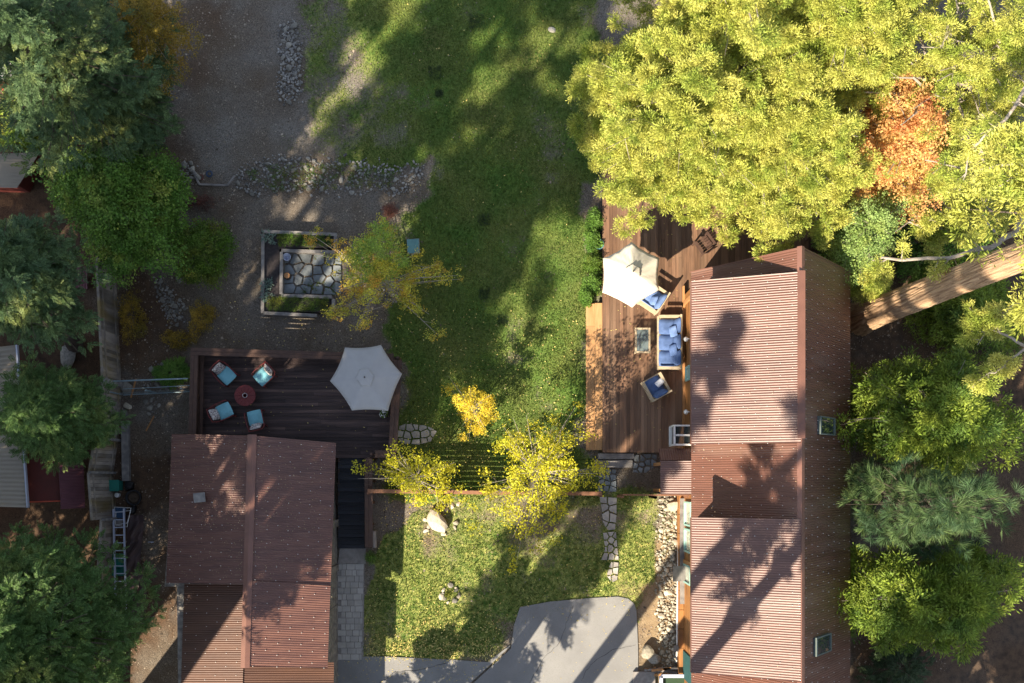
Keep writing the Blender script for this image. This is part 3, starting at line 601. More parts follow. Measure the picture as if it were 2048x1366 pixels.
def win(y0, y1, z0, z1, open_=False, x=WXL):
    b = MB(); t = .07
    for yy in (y0, y1): b.box((x - .04, yy, (z0 + z1) / 2), (.1, t, z1 - z0 + t))
    for zz in (z0, z1): b.box((x - .04, (y0 + y1) / 2, zz), (.11, y1 - y0 - t, t))
    f = b.build('window', M['teal'], hb, world=True)
    g = MB(); g.box((x - .015, (y0 + y1) / 2, (z0 + z1) / 2), (.04, y1 - y0 - t, z1 - z0 - t)); gl = g.build('pane', M['paleglass'], f)
    for v in gl.data.vertices: v.co -= hb.location
def yy(py, z=1.6): return (NY - py) * (H - z) / F
for a, c in ((1005, 1050), (1059, 1103)): win(yy(c), yy(a), 1.1, 2.5)
win(yy(1166), yy(1131), .9, 2.4)
win(yy(760), yy(735), 1.4, 2.2)
b = MB(); b.box((WXL - .3, yy(1149), 1.25), (.55, .62, .04), tilt=.25, axis='y'); b.build('open_window_sash', M['greywood'], hb, world=True)
b = MB(); b.box((WXL - .02, -7.5, 1.2), (.05, 1.1, 2.3)); b.build('door', mat('dark_teal_door', (.02, .08, .08)), hb, world=True)
# foundation timber, ledge and trims on the left wall
b = MB()
y = -9.2
while y < -.75:
    b.box((WXL - .11, y + .39, .35), (.2, .76, .5)); y += .78
b.build('footing_timber', M['wallwood'], hb, world=True)
b = MB(); b.box((WXL - .09, -2.9, .68), (.18, 4.3, .06)); b.build('ledge', M['greywood'], hb, world=True)
b = MB(); b.box((WXL - .03, yy(600), 1.5), (.06, .16, 3)); b.box((WXL - .03, yy(1126), 1.5), (.06, .16, 2.9)); b.box((WXL - .03, yy(1114), 2.6), (.06, 3.6, .12)); b.box((WXL - .03, 4.4, .62), (.06, 7.0, .25)); b.build('trim', M['orangewood'], hb, world=True)
for py in (676, 823):
    b = MB(); x, y, z = W(1378, py, 2.2); b.lathe((WXL - .14, y, 1.9), [(.01, -.1), (.07, -.07), (.1, 0), (.07, .07), (.03, .1)], 14); b.bar((WXL - .14, y, 2.0), (WXL, y, 2.0), .04, .04)
    b.build('wall_lamp', M['white'], hb, world=True, smooth=True)
# open casement by the porch
cz = 1.5; b = MB(); p0 = WV(1352, 889, 1.9); 
fx = W(1346, 870, 1.9)[0]; y0, y1 = yy(890, 1.9), yy(852, 1.9)
for q0, q1 in (((fx, y1, 2.25), (WXL, y1, 2.25)), ((fx, y1, 1.1), (WXL, y1, 1.1)), ((fx, y1, 1.1), (fx, y1, 2.25))): b.bar(q0, q1, .06, .06)
for q0, q1 in (((fx, y0, 2.25), (WXL, y0, 2.25)), ((fx, y0, 1.1), (fx, y0, 2.25)), ((fx, y0, 2.25), (fx, y1, 2.25)), ((fx, y0, 1.1), (fx, y1, 1.1)), ((fx, (y0 + y1) / 2, 2.25), (WXL, (y0 + y1) / 2, 2.25))): b.bar(q0, q1, .07, .07)
bw = b.build('bay_window', M['white'], hb, world=True)
g = MB(); g.prism([(fx + .03, y0 + .03), (WXL, y0 + .03), (WXL, y1 - .03), (fx + .03, y1 - .03)], 1.1, 2.22); gl = g.build('pane', M['glass'], bw)
for v in gl.data.vertices: v.co -= hb.location
# porch roof between house and fence
px0 = W(1321, 0, 2.5)[0]; yA = yy(989, 2.6); yC = yy(922, 2.7); yD = yy(897, 2.3)
corr('porch_roof', (px0, yA, 2.5), (px0, yC, 2.5), (HX0 + .1, yC, 2.93), (HX0 + .1, yA, 2.93), M['roof'], hb)['label'] = 'small lean-to porch roof below the main slope'
corr('porch_roof', (px0, yD, 2.0), (HX0 + .1, yD, 2.2), (HX0 + .1, yC + .02, 2.9), (px0, yC + .02, 2.47), M['roofold'], hb)['label'] = 'dark shaded back slope of the porch roof'
b = MB()
for x in (px0 + .12,):
    for yq in (yA + .15, yC - .1): b.bar((x, yq, 0), (x, yq, 2.42), .12, .12)
b.build('porch_post', M['orangewood'], hb, world=True)
# white conduit with a meter box on the wall's foot
cb = empty('drain_pipe', W(1355, 1180, 0), 'thin white pipe with a grey junction box running along the drainage bed', 'pipe')
MB().tube([W(1357, 1070, .3), W(1355, 1180, .35), W(1354, 1290, .4), W(1353, 1325, .1)], .03, 8).build('tube', M['white'], cb, world=True)
MB().box(W(1353.5, 1297, .45), (.24, .24, .16)).build('junction_box', M['greywood'], cb, world=True)
# timber pile and metal frame at the bottom corner
tp = empty('wood_pile', W(1330, 1342, 0), 'pile of split boards stacked at the house corner by the driveway', 'wood pile')
rr = random.Random(9)
for i in range(14):
    x, y, z = W(rr.uniform(1312, 1345), rr.uniform(1334, 1349), 0); MB().box((x, y, .15 + .05 * (i % 5)), (rr.uniform(.5, 1.1), .09, .045), rr.uniform(-.15, .15)).build('board', M['greywood' if i % 2 else 'orangewood'], tp, world=True)
mb_ = empty('metal_bin', W(1345, 1362, 0), 'pale blue metal edged box under the house eave at the bottom edge', 'bin')
b = MB()
for a_, c_ in ((W(1322, 1352, .8), W(1392, 1352, .8)), (W(1322, 1352, .8), W(1322, 1385, .8)), (W(1392, 1352, .8), W(1392, 1385, .8)), (W(1322, 1385, .8), W(1392, 1385, .8))): b.bar(a_, c_, .14, .1)
b.build('rim', M['alu'], mb_, world=True)
MB().prism([W(1324, 1354, .7)[:2], W(1390, 1354, .7)[:2], W(1390, 1384, .7)[:2], W(1324, 1384, .7)[:2]], 0, .66).build('body', M['dullgreen'], mb_, world=True)
sl = MB().box(W(1288, 1360, .1), (.9, .7, .2)).build('concrete_block', M['concrete']); tag(sl, 'pale square concrete slab beside the metal box at the bottom edge', 'slab')
# ================================================================ deck of the big house
DZ = .45
d1 = empty('deck', W(1280, 700, 0), 'warm brown board deck along the left wall of the big house', 'deck')
b = MB(); rr = random.Random(1)
xa, xb = W(1205, 0, DZ)[0], WXL - .002; yb0, yb1 = yy(905, DZ), yy(330, DZ); x = xa; bw_ = .142
while x < xb - .02:
    x1 = min(x + bw_ - .006, xb); yk = yb0
    while yk < yb1:
        y2 = min(yb1, yk + rr.uniform(2.4, 4.9)); b.box(((x + x1) / 2, (yk + y2) / 2, DZ - .02 + rr.uniform(-.002, .002)), (x1 - x, y2 - yk - .005, .04)); yk = y2
    x += bw_
xc = W(1700, 0, DZ)[0]
x = xb + .004; y0_ = YT - .35
while x < xc:
    yk = y0_
    while yk < yb1 - 1:
        y2 = min(yb1 - .9, yk + rr.uniform(2, 3.9)); b.box((x + .068, (yk + y2) / 2, DZ - .02 + rr.uniform(-.002, .002)), (.136, y2 - yk - .005, .04)); yk = y2
    x += bw_
b.build('boards', M['deck1'], d1, world=True)
b = MB(); b.prism([(xa + .02, yb0 + .02), (xb, yb0 + .02), (xb, yb1 - .02), (xa + .02, yb1 - .02)], 0, DZ - .05); b.build('frame', M['rail'], d1, world=True)
ys0, ys1 = yy(900, .3), yy(606, .3)
for k, (p0, p1, z) in enumerate(((1190, 1204.5, .3), (1172, 1190, .15))):
    b = MB(); xx0, xx1 = W(p0, 0, z)[0], W(p1, 0, z)[0]; q = ys0
    while q < ys1:
        q2 = min(ys1, q + rr.uniform(2, 3.4)); b.box(((xx0 + xx1) / 2, (q + q2) / 2, z - .025), (xx1 - xx0, q2 - q - .006, .05)); q = q2
    b.box(((xx0 + xx1) / 2 + .03, (ys0 + ys1) / 2, (z - .05) / 2), (xx1 - xx0 - .08, ys1 - ys0 - .05, z - .052)); b.build('step', M['deckstep'], d1, world=True)
for (p0, q0, p1, q1, z) in ((1196, 907, 1268, 918, .3), (1190, 920, 1265, 935, .16)):
    b = MB(); a_, c_ = W(p0, q0, z), W(p1, q1, z); b.box(((a_[0] + c_[0]) / 2, (a_[1] + c_[1]) / 2, z / 2 + .01), (c_[0] - a_[0], a_[1] - c_[1], z)); b.build('step', M['greywood'], d1, world=True)
# ================================================================ left house
a2 = R(-2.0)
lh = empty('house', W(500, 1150, 0), 'smaller house with a low red-brown corrugated roof dappled by sun', 'house')
Z3 = 3.2
def P3(px, py, z): return WV(px, py, z)
lr = 4.15
corr('roof', P3(333, 1166, Z3), P3(344, 868, Z3), P3(504, 871, lr), P3(496, 1168, lr), M['roofold'], lh, screws=True, nsc=8, every=6)['label'] = 'left slope of the low red-brown roof'
corr('roof', P3(661, 1175, Z3), P3(672, 886, Z3), P3(504, 871, lr), P3(496, 1168, lr), M['roofold'], lh, screws=True, nsc=8, every=6)['label'] = 'right slope of the low red-brown roof'
corr('lower_roof', P3(360, 1440, 2.75), P3(369, 1168, 2.75), P3(492, 1168, 3.55), P3(484, 1440, 3.55), M['lowroof'], lh, screws=True, nsc=6, every=6)['label'] = 'sunlit lower left roof striped by a trunk shadow'
corr('lower_roof', P3(655, 1336, 3.28), P3(661, 1172, 3.28), P3(496, 1162, 4.2), P3(490, 1332, 4.2), M['roofold'], lh, screws=True, nsc=7, every=5)['label'] = 'lower right roof ending above the driveway'
corr('lower_roof', P3(666, 1440, 2.75), P3(668, 1325, 2.75), P3(489, 1325, 3.5), P3(484, 1440, 3.5), M['lowroof'], lh)['label'] = 'lowest roof strip at the bottom edge'
b = MB()
for s in (-1, 1):
    p, q = P3(504, 869, lr + .06), P3(490, 1336, lr + .06); p.z = q.z = lr + .10; o = Vector((.17 * s, 0, -.05))
    b.solid([p, q, q + Vector((0, 0, -.02)), p + Vector((0, 0, -.02))], [p + o, q + o, q + o + Vector((0, 0, -.02)), p + o + Vector((0, 0, -.02))])
b.build('ridge_cap', M['ridge'], lh, world=True)
def gp(px, py): return W(px, py)[:2]
b = MB(); ring = [gp(392, 890), gp(668, 896), gp(674, 1020), gp(676, 1330), gp(676, 1480), gp(400, 1480), gp(395, 1160), gp(372, 1160)]
b.prism(ring, 0, 2.6); b.build('wall', M['stonewall'], lh, world=True)
b = MB(); b.solid([P3(350, 880, 2.9), P3(502, 880, 2.9), P3(502, 880, 3.95)], [P3(340, 1160, 2.9), P3(495, 1160, 2.9), P3(495, 1160, 3.95)]); b.solid([P3(504, 880, 2.9), P3(660, 892, 2.9), P3(504, 880, 3.95)], [P3(497, 1322, 2.9), P3(650, 1322, 2.9), P3(497, 1322, 3.95)]); b.build('gable', M['wallred'], lh, world=True)
x, y, z = W(398, 995, 3.7); b = MB(); b.box((x, y, 3.68), (.36, .3, .22), .1); b.box((x + .05, y, 3.82), (.44, .36, .03), .1); b.build('roof_vent', M['greywood'], lh, world=True)
b = MB()
for q in ((664, 1045), (662, 1135), (660, 1215)): 
    x, y, z = W(q[0] + 10, q[1], 0); MB().box((x - .02, y, 1.2), (.3, .28, 2.4)).build('stone_pier', M['stonewall'], lh, world=True)
# ================================================================ left deck, rails, stairs
D2 = 1.0; RT = D2 + .95
d2 = empty('deck', W(590, 800, 0), 'dark stained board deck with low brown timber rail beside the small house', 'deck')
b = MB(); rr = random.Random(2)
XA, XB = W(392, 0, D2)[0], W(782, 0, D2)[0]; YA, YB_ = W(0, 916, D2)[1], W(0, 712, D2)[1]
y = YA; bd = .14
while y < YB_:
    x = XA - rr.uniform(0, 2)
    while x < XB:
        x2 = x + rr.uniform(2.2, 4.6); c0, c1 = max(x, XA), min(x2, XB)
        if c1 > c0 + .03: b.box(((c0 + c1) / 2, y + .068, D2 - .02 + rr.uniform(-.002, .002)), (c1 - c0 - .006, bd - .007, .04), 0)
        x = x2
    y += bd
b.build('boards', M['deck2'], d2, world=True)
b = MB(); b.prism([(XA + .02, YA + .02), (XB - .02, YA + .02), (XB - .02, YB_ - .02), (XA + .02, YB_ - .02)], 0, D2 - .05); b.build('frame', M['rail'], d2, world=True)
def railrun(pts, wcap=.3, posts=1.5, z=RT, zb=D2, slats=True):
    for (p, q) in zip(pts[:-1], pts[1:]):
        A = WV(*p, z); B = WV(*q, z); b = MB(); u = (B - A).normalized(); sd = Vector((-u.y, u.x, 0))
        for o in (-.5, .5): b.bar(A + sd * o * wcap * .5 - u * wcap * .48, B + sd * o * wcap * .5 + u * wcap * .48 - u * wcap, wcap * .5 - .008, .045)
        b.build('rail_cap', M['rail'], d2, world=True)
        n = max(1, int((B - A).length / posts))
        for i in range(n + 1):
            c = A.lerp(B, i / n); MB().bar((c.x, c.y, zb - .3), (c.x, c.y, z - .03), .1, .1).build('rail_post', M['rail'], d2, world=True)
        for zz in ((zb + .15, zb + .35, zb + .55, zb + .75) if slats else (zb + .5,)): MB().bar(Vector((A.x, A.y, zz)), Vector((B.x, B.y, zz)), .035, .14).build('rail_board', M['rail'], d2, world=True)
railrun([(384, 880), (389, 703)]); railrun([(389, 703), (795, 715)]); railrun([(795, 728), (785, 908)], wcap=.34)
railrun([(785, 908), (742, 908)])
# bench ledge inside the left rail
b = MB(); b.bar(WV(402, 872, 1.45), WV(405, 712, 1.45), .12, .05); b.build('ledge', M['rail'], d2, world=True)
# stairs going down towards the walkway
st = empty('stairs', W(705, 1000, 0), 'dark flight of steps going down between the small house and a brown rail', 'stairs')
n = 8; y0, y1 = 914, 1097
for i in range(n):
    z = D2 - (i + 1) * D2 / (n + 1); q0 = y0 + (y1 - y0) * i / n; q1 = y0 + (y1 - y0) * (i + 1) / n
    ya, yb = W(0, q0, z)[1], W(0, q1, z)[1]; x0, x1 = W(676, 0, z)[0], W(729, 0, z)[0]; b = MB()
    for k in range(3):
        t0 = ya + (yb - ya) * k / 3; t1 = ya + (yb - ya) * (k + 1) / 3; b.box(((x0 + x1) / 2, (t0 + t1) / 2, z - .02), (x1 - x0, abs(t1 - t0) - .008, .04))
    b.box(((x0 + x1) / 2, ya - .02, z + .05), (x1 - x0, .02, .08)); b.build('tread', M['stairs'], st, world=True)
b = MB(); 
for sx in (677, 729): b.solid([WV(sx, 912, .95), WV(sx, 1100, .0), WV(sx, 1100, -.1), WV(sx, 912, .6)], [WV(sx + 1.6, 912, .95), WV(sx + 1.6, 1100, .0), WV(sx + 1.6, 1100, -.1), WV(sx + 1.6, 912, .6)])
b.build('stringer', M['rail'], st, world=True)
A = WV(737, 917, 1.95); B = WV(738, 1094, 1.0); b = MB(); sd = Vector((1, 0, 0))
b.bar(A - sd * .08, B - sd * .08, .15, .045); b.bar(A + sd * .08, B + sd * .08, .15, .045); b.build('handrail', M['rail'], st, world=True)
b = MB()
for i in range(5): c = A.lerp(B, i / 4); b.bar((c.x, c.y, 0), (c.x, c.y, c.z - .03), .1, .1)
for k in (.3, .55, .8): b.bar(A - Vector((0, 0, k)), B - Vector((0, 0, k)), .03, .14)
b.build('balustrade', M['rail'], st, world=True)
# stair-side stone urn and shrub pot handled below
# ================================================================ fences
def board_fence(name, pts, hgt, label, m, bw=.14, cap=True, postgap=2.4, seed=1, lean=0):
    e = empty(name, (*W(*pts[0])[:2], 0), label, 'fence'); r = random.Random(seed)
    for k, (p, q) in enumerate(zip(pts[:-1], pts[1:])):
        A = WV(*p); B = WV(*q); L = (B - A).length; u = (B - A).normalized(); n = int(L / bw); b = MB(); rz = math.atan2(u.y, u.x); hh = hgt[k]
        for i in range(n):
            c = A + u * (i + .5) * L / n; t = r.uniform(-.03, .03); b.box((c.x, c.y, (hh + t) / 2), (L / n - .012, .022, hh + t), rz)
        b.build('board_panel', m, e, world=True)
        if cap:
            o = Vector((u.y, -u.x, 0)) * .035
            for zz in (.35, hh - .3): MB().bar(A - o + Vector((0, 0, zz)), B - o + Vector((0, 0, zz)), .04, .09).build('rail', m, e, world=True)
            b = MB(); b.bar(A + Vector((0, 0, hh + .06)), B + Vector((0, 0, hh + .06)), .1, .03); b.build('cap_board', m, e, world=True)
        npst = max(1, int(L / postgap))
        for i in range(npst + (1 if k == len(pts) - 2 else 0)):
            c = A + u * i * L / npst - Vector((u.y, -u.x, 0)) * .09; MB().bar((c.x, c.y, 0), (c.x, c.y, hh + .12), .1, .1).build('post', M['greywood'], e, world=True)
    return e
board_fence('fence', [(258, 150), (254, 300), (234, 420), (231, 540), (242, 768)], [1.85] * 4, 'tall weathered board fence along the left edge, upper run', M['fence'], seed=3)
board_fence('fence', [(243, 772), (236, 880), (226, 946), (233, 1036), (227, 1130), (224, 1290), (220, 1480)], [1.9, 2.3, 2.4, 1.5, 1.0, .9, .9], 'old grey board fence bulging outwards behind the ladder', M['fence'], seed=4)
# pipe gate
pg = empty('pipe_fence', W(310, 775, 0), 'galvanised wire fence with pipe rails between grey fence and dark deck', 'fence')
MB().tube([W(207, 763, 1.15), W(376, 757, 1.15)], .03).build('rail', M['pipe'], pg, world=True)
MB().tube([W(247, 790, .12), W(381, 783, .12)], .022).build('rail', M['pipe'], pg, world=True)
MB().tube([W(246, 778, .6), W(380, 771, .6)], .015).build('rail', M['pipe'], pg, world=True)
for px in (243, 312, 381): MB().tube([W(px, 789 - (px - 243) * .05, 0), W(px, 789 - (px - 243) * .05, 0)[:2] + (1.2,)], .03).build('post', M['pipe'], pg, world=True)
b = MB()
for i in range(56):
    px = 245 + i * 2.45; A = WV(px, 790 - (px - 243) * .05, 0.1); b.bar(A, A + Vector((.1 if i % 2 else -.1, 0, 1.0)), .004, .004)
b.build('wire_mesh', M['pipe'], pg, world=True)
# front fence with horizontal boards
ff = empty('fence', W(1000, 986, 0), 'thin reddish fence of spaced horizontal boards across the yard', 'fence')
FP = [(748, 982), (890, 984), (1040, 986), (1196, 987)]
def hfence(e, P, tops, n=9, hgt=1.8, gap=.2):
    for p, q in zip(P[:-1], P[1:]):
        A = WV(*p); B = WV(*q); b = MB()
        for i in range(n):
            z = .12 + (hgt - .14) * i / (n - 1); b.bar(A + Vector((0, 0, z)), B + Vector((0, 0, z)), .025, hgt / n * (1 - gap))
        b.build('board_panel', M['fence2'], e, world=True)
        MB().bar(A + Vector((0, .02, hgt + .08)), B + Vector((0, .02, hgt + .08)), .15 if tops else .06, .04).build('cap_rail', M['fence2'], e, world=True)
        for c in (A, B): MB().bar((c.x, c.y - .07, 0), (c.x, c.y - .07, hgt), .09, .09).build('post', M['fence2'], e, world=True)
hfence(ff, FP, True)
fg = empty('garden_gate', W(1280, 990, 0), 'narrow wooden gate and panel between the lawn path and the house', 'gate')
hfence(fg, [(1236, 989), (1300, 990), (1364, 989)], False)
# ================================================================ raised planter
pl = empty('raised_planter', W(600, 545, 0), 'U-shaped raised bed of weathered timber holding green plants', 'planter')
def beam(p, q, wd=.13, z=.48, nm='edge_board'):
    A = WV(*p, z); B = WV(*q, z); u = (B - A).normalized(); MB().bar(Vector((A.x, A.y, z / 2)), Vector((B.x, B.y, z / 2)), wd * .6, z - .05).build('side_board', M['greywood'], pl, world=True)
    MB().bar(A, B, wd, .045).build(nm, M['greywood'], pl, world=True)
for p, q in (((527, 463), (674, 469)), ((526, 468), (525, 626)), ((527, 626), (634, 631)), ((671, 472), (670, 500)), ((563, 501), (669, 504)), ((563, 504), (562, 588)), ((562, 591), (664, 594)), ((667, 598), (666, 622))): beam(p, q)
MB().prism([gp(527, 466), gp(673, 470), gp(671, 500), gp(563, 502), gp(562, 592), gp(665, 594), gp(664, 628), gp(526, 626)], 0, .4).build('soil', M['soil'], pl, world=True)
bk = empty('metal_bucket', W(577, 517, .06), 'round grey metal bucket standing in the planter paving', 'bucket')
MB().lathe((0, 0, 0), [(.11, 0), (.15, .3), (.165, .3), (.165, .33), (.14, .33), (.10, .04)], 20).build('body', M['alu'], bk, smooth=True)
MB().tube([(.15 * math.cos(t), .02, .32 + .1 * math.sin(t)) for t in np.linspace(0, math.pi, 9)], .008).build('handle', M['alu'], bk)
sm = empty('tree_stump', W(576, 553, .05), 'round cut wooden stump in the planter paving', 'stump'); MB().lathe((0, 0, 0), [(.15, 0), (.14, .2), (.13, .22)], 16).build('bark', M['bark'], sm); MB().lathe((0, 0, .221), [(.12, 0), (.118, .008)], 16).build('cut_face', M['orangewood'], sm)
# utility box lid
ub = empty('utility_box', W(827, 494, 0), 'flat turquoise utility box lid set in the lawn edge', 'utility box')
MB().box((0, 0, .07), (.52, .62, .12), .05).build('body', M['concrete'], ub); MB().box((0, 0, .145), (.48, .58, .03), .05).build('lid', mat('faded_turquoise_plastic', (.14, .3, .3), (.12, .26, .26), rough=.6), ub)
# log pile of planks by the fence
pk = empty('plank', W(251, 880, 0), 'long weathered plank lying against the old grey fence', 'plank')
MB().bar(W(251, 842, .12), W(253, 962, .12), .3, .2).build('beam', M['greywood'], pk, world=True)
pk['label'] = 'long weathered beam lying against the old grey fence'
for i, (p, q, wd) in enumerate((((292, 862), (308, 832), .05), ((262, 795), (272, 758), .06))):
    o = MB().bar(W(*p, .1), W(*q, .3), wd, .04).build('stick', M['orangewood']); tag(o, ('short pale stick lying by the stones' if i == 0 else 'yellowish stick leaning at the pipe gate end'), 'stick')
# ================================================================ furniture
def umbrella(verts, zr, ctr, za, m, label, zdeck, folds, droop=.0, vent=.42):
    c = WV(*ctr, zr); e = empty('patio_umbrella', (c.x, c.y, zdeck), label, 'umbrella'); n = len(verts)
    V6 = [WV(*v, zr) - Vector((c.x, c.y, zdeck)) for v in verts]; A = Vector((0, 0, za - zdeck)); vs = []; fs = []; RN = 8; SN = 8
    def pt(t, r, vt=0):
        i = int(t) % n; f = t - int(t); a, b_ = V6[i], V6[(i + 1) % n]; m_ = a.lerp(b_, f); scal = 1 - .045 * 4 * f * (1 - f) * r
        p = A.lerp(m_, r); p = Vector((p.x * scal, p.y * scal, p.z)); p.z -= .05 * 4 * f * (1 - f) * r + .03 * 4 * r * (1 - r) * (1 - 4 * f * (1 - f)); return p
    def cone(r0, r1, dz, name, sub=None):
        vs = []; fs = []; K = n * SN
        for j in range(RN + 1):
            r = r0 + (r1 - r0) * j / RN
            for k in range(K): p = pt(k / SN, r); vs.append((p.x, p.y, p.z + dz + folds * math.sin(k * 2.1 + j) * r * .012))
        for j in range(RN):
            for k in range(K): fs.append((j * K + k, (j + 1) * K + k, (j + 1) * K + (k + 1) % K, j * K + (k + 1) % K))
        b = MB(); b.add(vs, fs); o = b.build(name, m, e, smooth=True)
        so = o.modifiers.new('solid', 'SOLIDIFY'); so.thickness = .006
        if sub:
            rim = [Vector(v) for v in vs[-K:]]
        return o, vs[-K:]
    cone(.06, 1, 0, 'canopy', True); cone(.01, vent * .62, .055, 'vent_cap')
    b = MB()
    for v in V6:
        p0 = A + Vector((0, 0, -.06)); b.tube([p0 - Vector((0, 0, .02)), p0.lerp(v, .5) + Vector((0, 0, -.06)), v + Vector((0, 0, -.05))], .011, 5)
        b.tube([Vector((0, 0, (za - zdeck) * .72)), p0.lerp(v, .52) + Vector((0, 0, -.02))], .008, 5)
    b.build('ribs', M['pole'], e)
    MB().tube([(0, 0, .02), (0, 0, za - zdeck + .02)], .024, 10).build('pole', M['pole'], e)
    MB().lathe((0, 0, za - zdeck + .05), [(.03, 0), (.035, .02), (.02, .06), (.01, .07)], 10).build('finial', M['pole'], e)
    MB().lathe((0, 0, 0), [(.25, 0), (.25, .05), (.2, .08), (.05, .1), (.04, .3)], 20).build('base', M['black'], e)
    return e
umbrella([(690, 695), (762, 690), (804, 748), (776, 822), (704, 821), (660, 762)], 3.25, (733, 757), 3.72, M['canvasg'], 'large grey six-sided patio umbrella over the dark deck corner', D2, .3)
umbrella([(1206, 517), (1263, 484), (1319, 516), (1318, 580), (1264, 615), (1205, 585)], 2.75, (1262.5, 549.5), 3.33, M['canvasw'], 'cream six-sided patio umbrella standing on the sunny deck', DZ, 2.6)
# -- red chairs with turquoise cushions (front = +x)
def deck_chair(loc, rz, label):
    e = empty('patio_chair', loc, label, 'chair', 'red chairs with turquoise cushions round the red table', rz); r = M['redmetal']
    MB().box((.0, 0, .40), (.56, .58, .03)).build('seat', r, e)
    MB().cushion((.03, 0, .46), (.6, .58, .13)).build('seat_cushion', M['cyan'], e, smooth=True)
    b = MB(); b.tube([(-.28, -.3, .36), (-.38, -.3, .6), (-.5, -.27, .88), (-.52, 0, .93), (-.5, .27, .88), (-.38, .3, .6), (-.28, .3, .36)], .018)
    for y in (-.2, -.1, 0, .1, .2): b.tube([(-.29, y, .42), (-.38, y, .62), (-.505, y, .9)], .009, 5)
    b.build('backrest', r, e)
    cu = MB(); cu.cushion((0, 0, 0), (.5, .46, .14)); o = cu.build('pillow', M['pattern'], e, smooth=True); o.location = (-.335, 0, .68); o.rotation_euler = (0, R(-62) + math.pi / 2 - R(90) + R(0), 0); o.rotation_euler = (0, R(64), 0)
    for s in (-1, 1):
        MB().tube([(.28, s * .33, .05), (.27, s * .34, .62), (.1, s * .35, .66), (-.25, s * .34, .66), (-.42, s * .31, .66)], .018).build('armrest', r, e)
        MB().tube([(.27, s * .3, 0), (.26, s * .3, .4)], .016).build('leg', r, e); MB().tube([(-.36, s * .3, 0), (-.28, s * .3, .4)], .016).build('leg', r, e)
    return e
def dirang(dx, dy): return math.atan2(-dy, dx)
for (px, py, dx, dy, lab) in ((452, 750, 17, 17, 'upper left'), (526, 752, -16, 15, 'upper right'), (447, 822, 17, -8, 'lower left'), (510, 837, -4, -17, 'lower right')):
    x, y, z = W(px, py, D2 + .5); deck_chair((x, y, D2), dirang(dx, dy), 'red metal chair with turquoise cushion, %s of the four round the red table' % lab)
tb = empty('round_table', (*W(490, 791, D2 + .5)[:2], D2), 'round red perforated metal table between four chairs', 'table')
b = MB(); b.lathe((0, 0, .5), [(.06, 0), (.06, .012), (.40, .016), (.40, 0)], 32); b.tube([(.41 * math.cos(t), .41 * math.sin(t), .5) for t in np.linspace(0, 2 * math.pi, 33)[:-1]], .017, 6, close=True)
for k in range(12):
    t = k * math.pi / 6; b.tube([(.07 * math.cos(t), .07 * math.sin(t), .522), (.39 * math.cos(t), .39 * math.sin(t), .522)], .006, 4)
b.build('tabletop', M['redmetal'], tb, smooth=False)
MB().tube([(.09 * math.cos(t), .09 * math.sin(t), .53) for t in np.linspace(0, 2 * math.pi, 17)[:-1]], .014, 6, close=True).build('centre_ring', M['pattern'], tb)
for k in range(4):
    t = k * math.pi / 2 + .5; MB().tube([(.1 * math.cos(t), .1 * math.sin(t), .49), (.28 * math.cos(t), .28 * math.sin(t), 0)], .014).build('leg', M['redmetal'], tb)
# -- outdoor sofa, armchairs (front = +x)
def sofa(loc, rz, label, width, nseat, m1, pillows, name, cat, group=None):
    e = empty(name, loc, label, cat, group, rz); t = M['teak']; d = .9; hw = width / 2
    b = MB(); b.box((.0, 0, .27), (d, width - .1, .08)); b.box((d / 2 - .02, 0, .30), (.08, width, .14)); b.build('frame', t, e)
    for s in (-1, 1):
        b = MB(); b.box((0, s * (hw - .05), .62), (d, .11, .05)); b.box((-.02, s * (hw - .05), .3), (d - .14, .05, .3)); b.build('armrest', t, e)
    b = MB(); b.box((-d / 2 + .03, 0, .82), (.07, width, .06))
    for k in range(int(width / .12)): b.box((-d / 2 + .03, -hw + .06 + k * .12, .55), (.03, .06, .5))
    b.build('backrest', t, e)
    sw = (width - .24) / nseat
    for k in range(nseat):
        y = -hw + .12 + sw * (k + .5)
        MB().cushion((.06, y, .42), (.74, sw - .02, .2), puff=.25).build('seat_cushion', m1, e, smooth=True)
        o = MB().cushion((0, 0, 0), (.5, sw - .04, .2)).build('back_cushion', m1, e, smooth=True); o.location = (-.3, y, .68); o.rotation_euler = (0, R(68), 0)
    for s in (-1, 1):
        for x in (-.4, .4): MB().box((x, s * (hw - .06), .15), (.07, .07, .3)).build('leg', t, e)
    for (x, y, z, a, w_, h_, mm) in pillows:
        o = MB().cushion((0, 0, 0), (w_, h_, .16)).build('throw_pillow', mm, e, smooth=True); o.location = (x, y, z); o.rotation_euler = (0, R(a), .2)
    return e
x, y, _ = W(1339, 685, DZ + .5); sofa((x, y, DZ), math.pi, 'long blue three-seat outdoor sofa against the house wall', 2.18, 3, M['blue'], [(-.12, -.42, .68, 55, .42, .42, M['blue2']), (-.12, .33, .66, 50, .4, .44, M['blue'])], 'outdoor_sofa', 'sofa')
x, y, _ = W(1312, 775, DZ + .45); sofa((x, y, DZ), dirang(-18, -32), 'blue armchair with a white oval pillow, below the sofa', .88, 1, M['blue'], [(.1, -.22, .58, 12, .26, .4, M['whitefab'])], 'armchair', 'armchair')
x, y, _ = W(1307, 597, DZ + .45); sofa((x, y, DZ), dirang(-30, -20), 'pale blue armchair half under the cream umbrella', .98, 1, M['blue2'], [(-.05, .1, .62, 55, .4, .4, M['blue2'])], 'armchair', 'armchair')
ct = empty('coffee_table', (*W(1285, 681, DZ + .4)[:2], DZ), 'light wood coffee table with a glass top in front of the sofa', 'table')
b = MB(); tw, tl = .62, 1.02
for s in (-1, 1): b.box((s * (tw / 2 - .035), 0, .42), (.07, tl, .05)); b.box((0, s * (tl / 2 - .035), .42), (tw - .145, .07, .05))
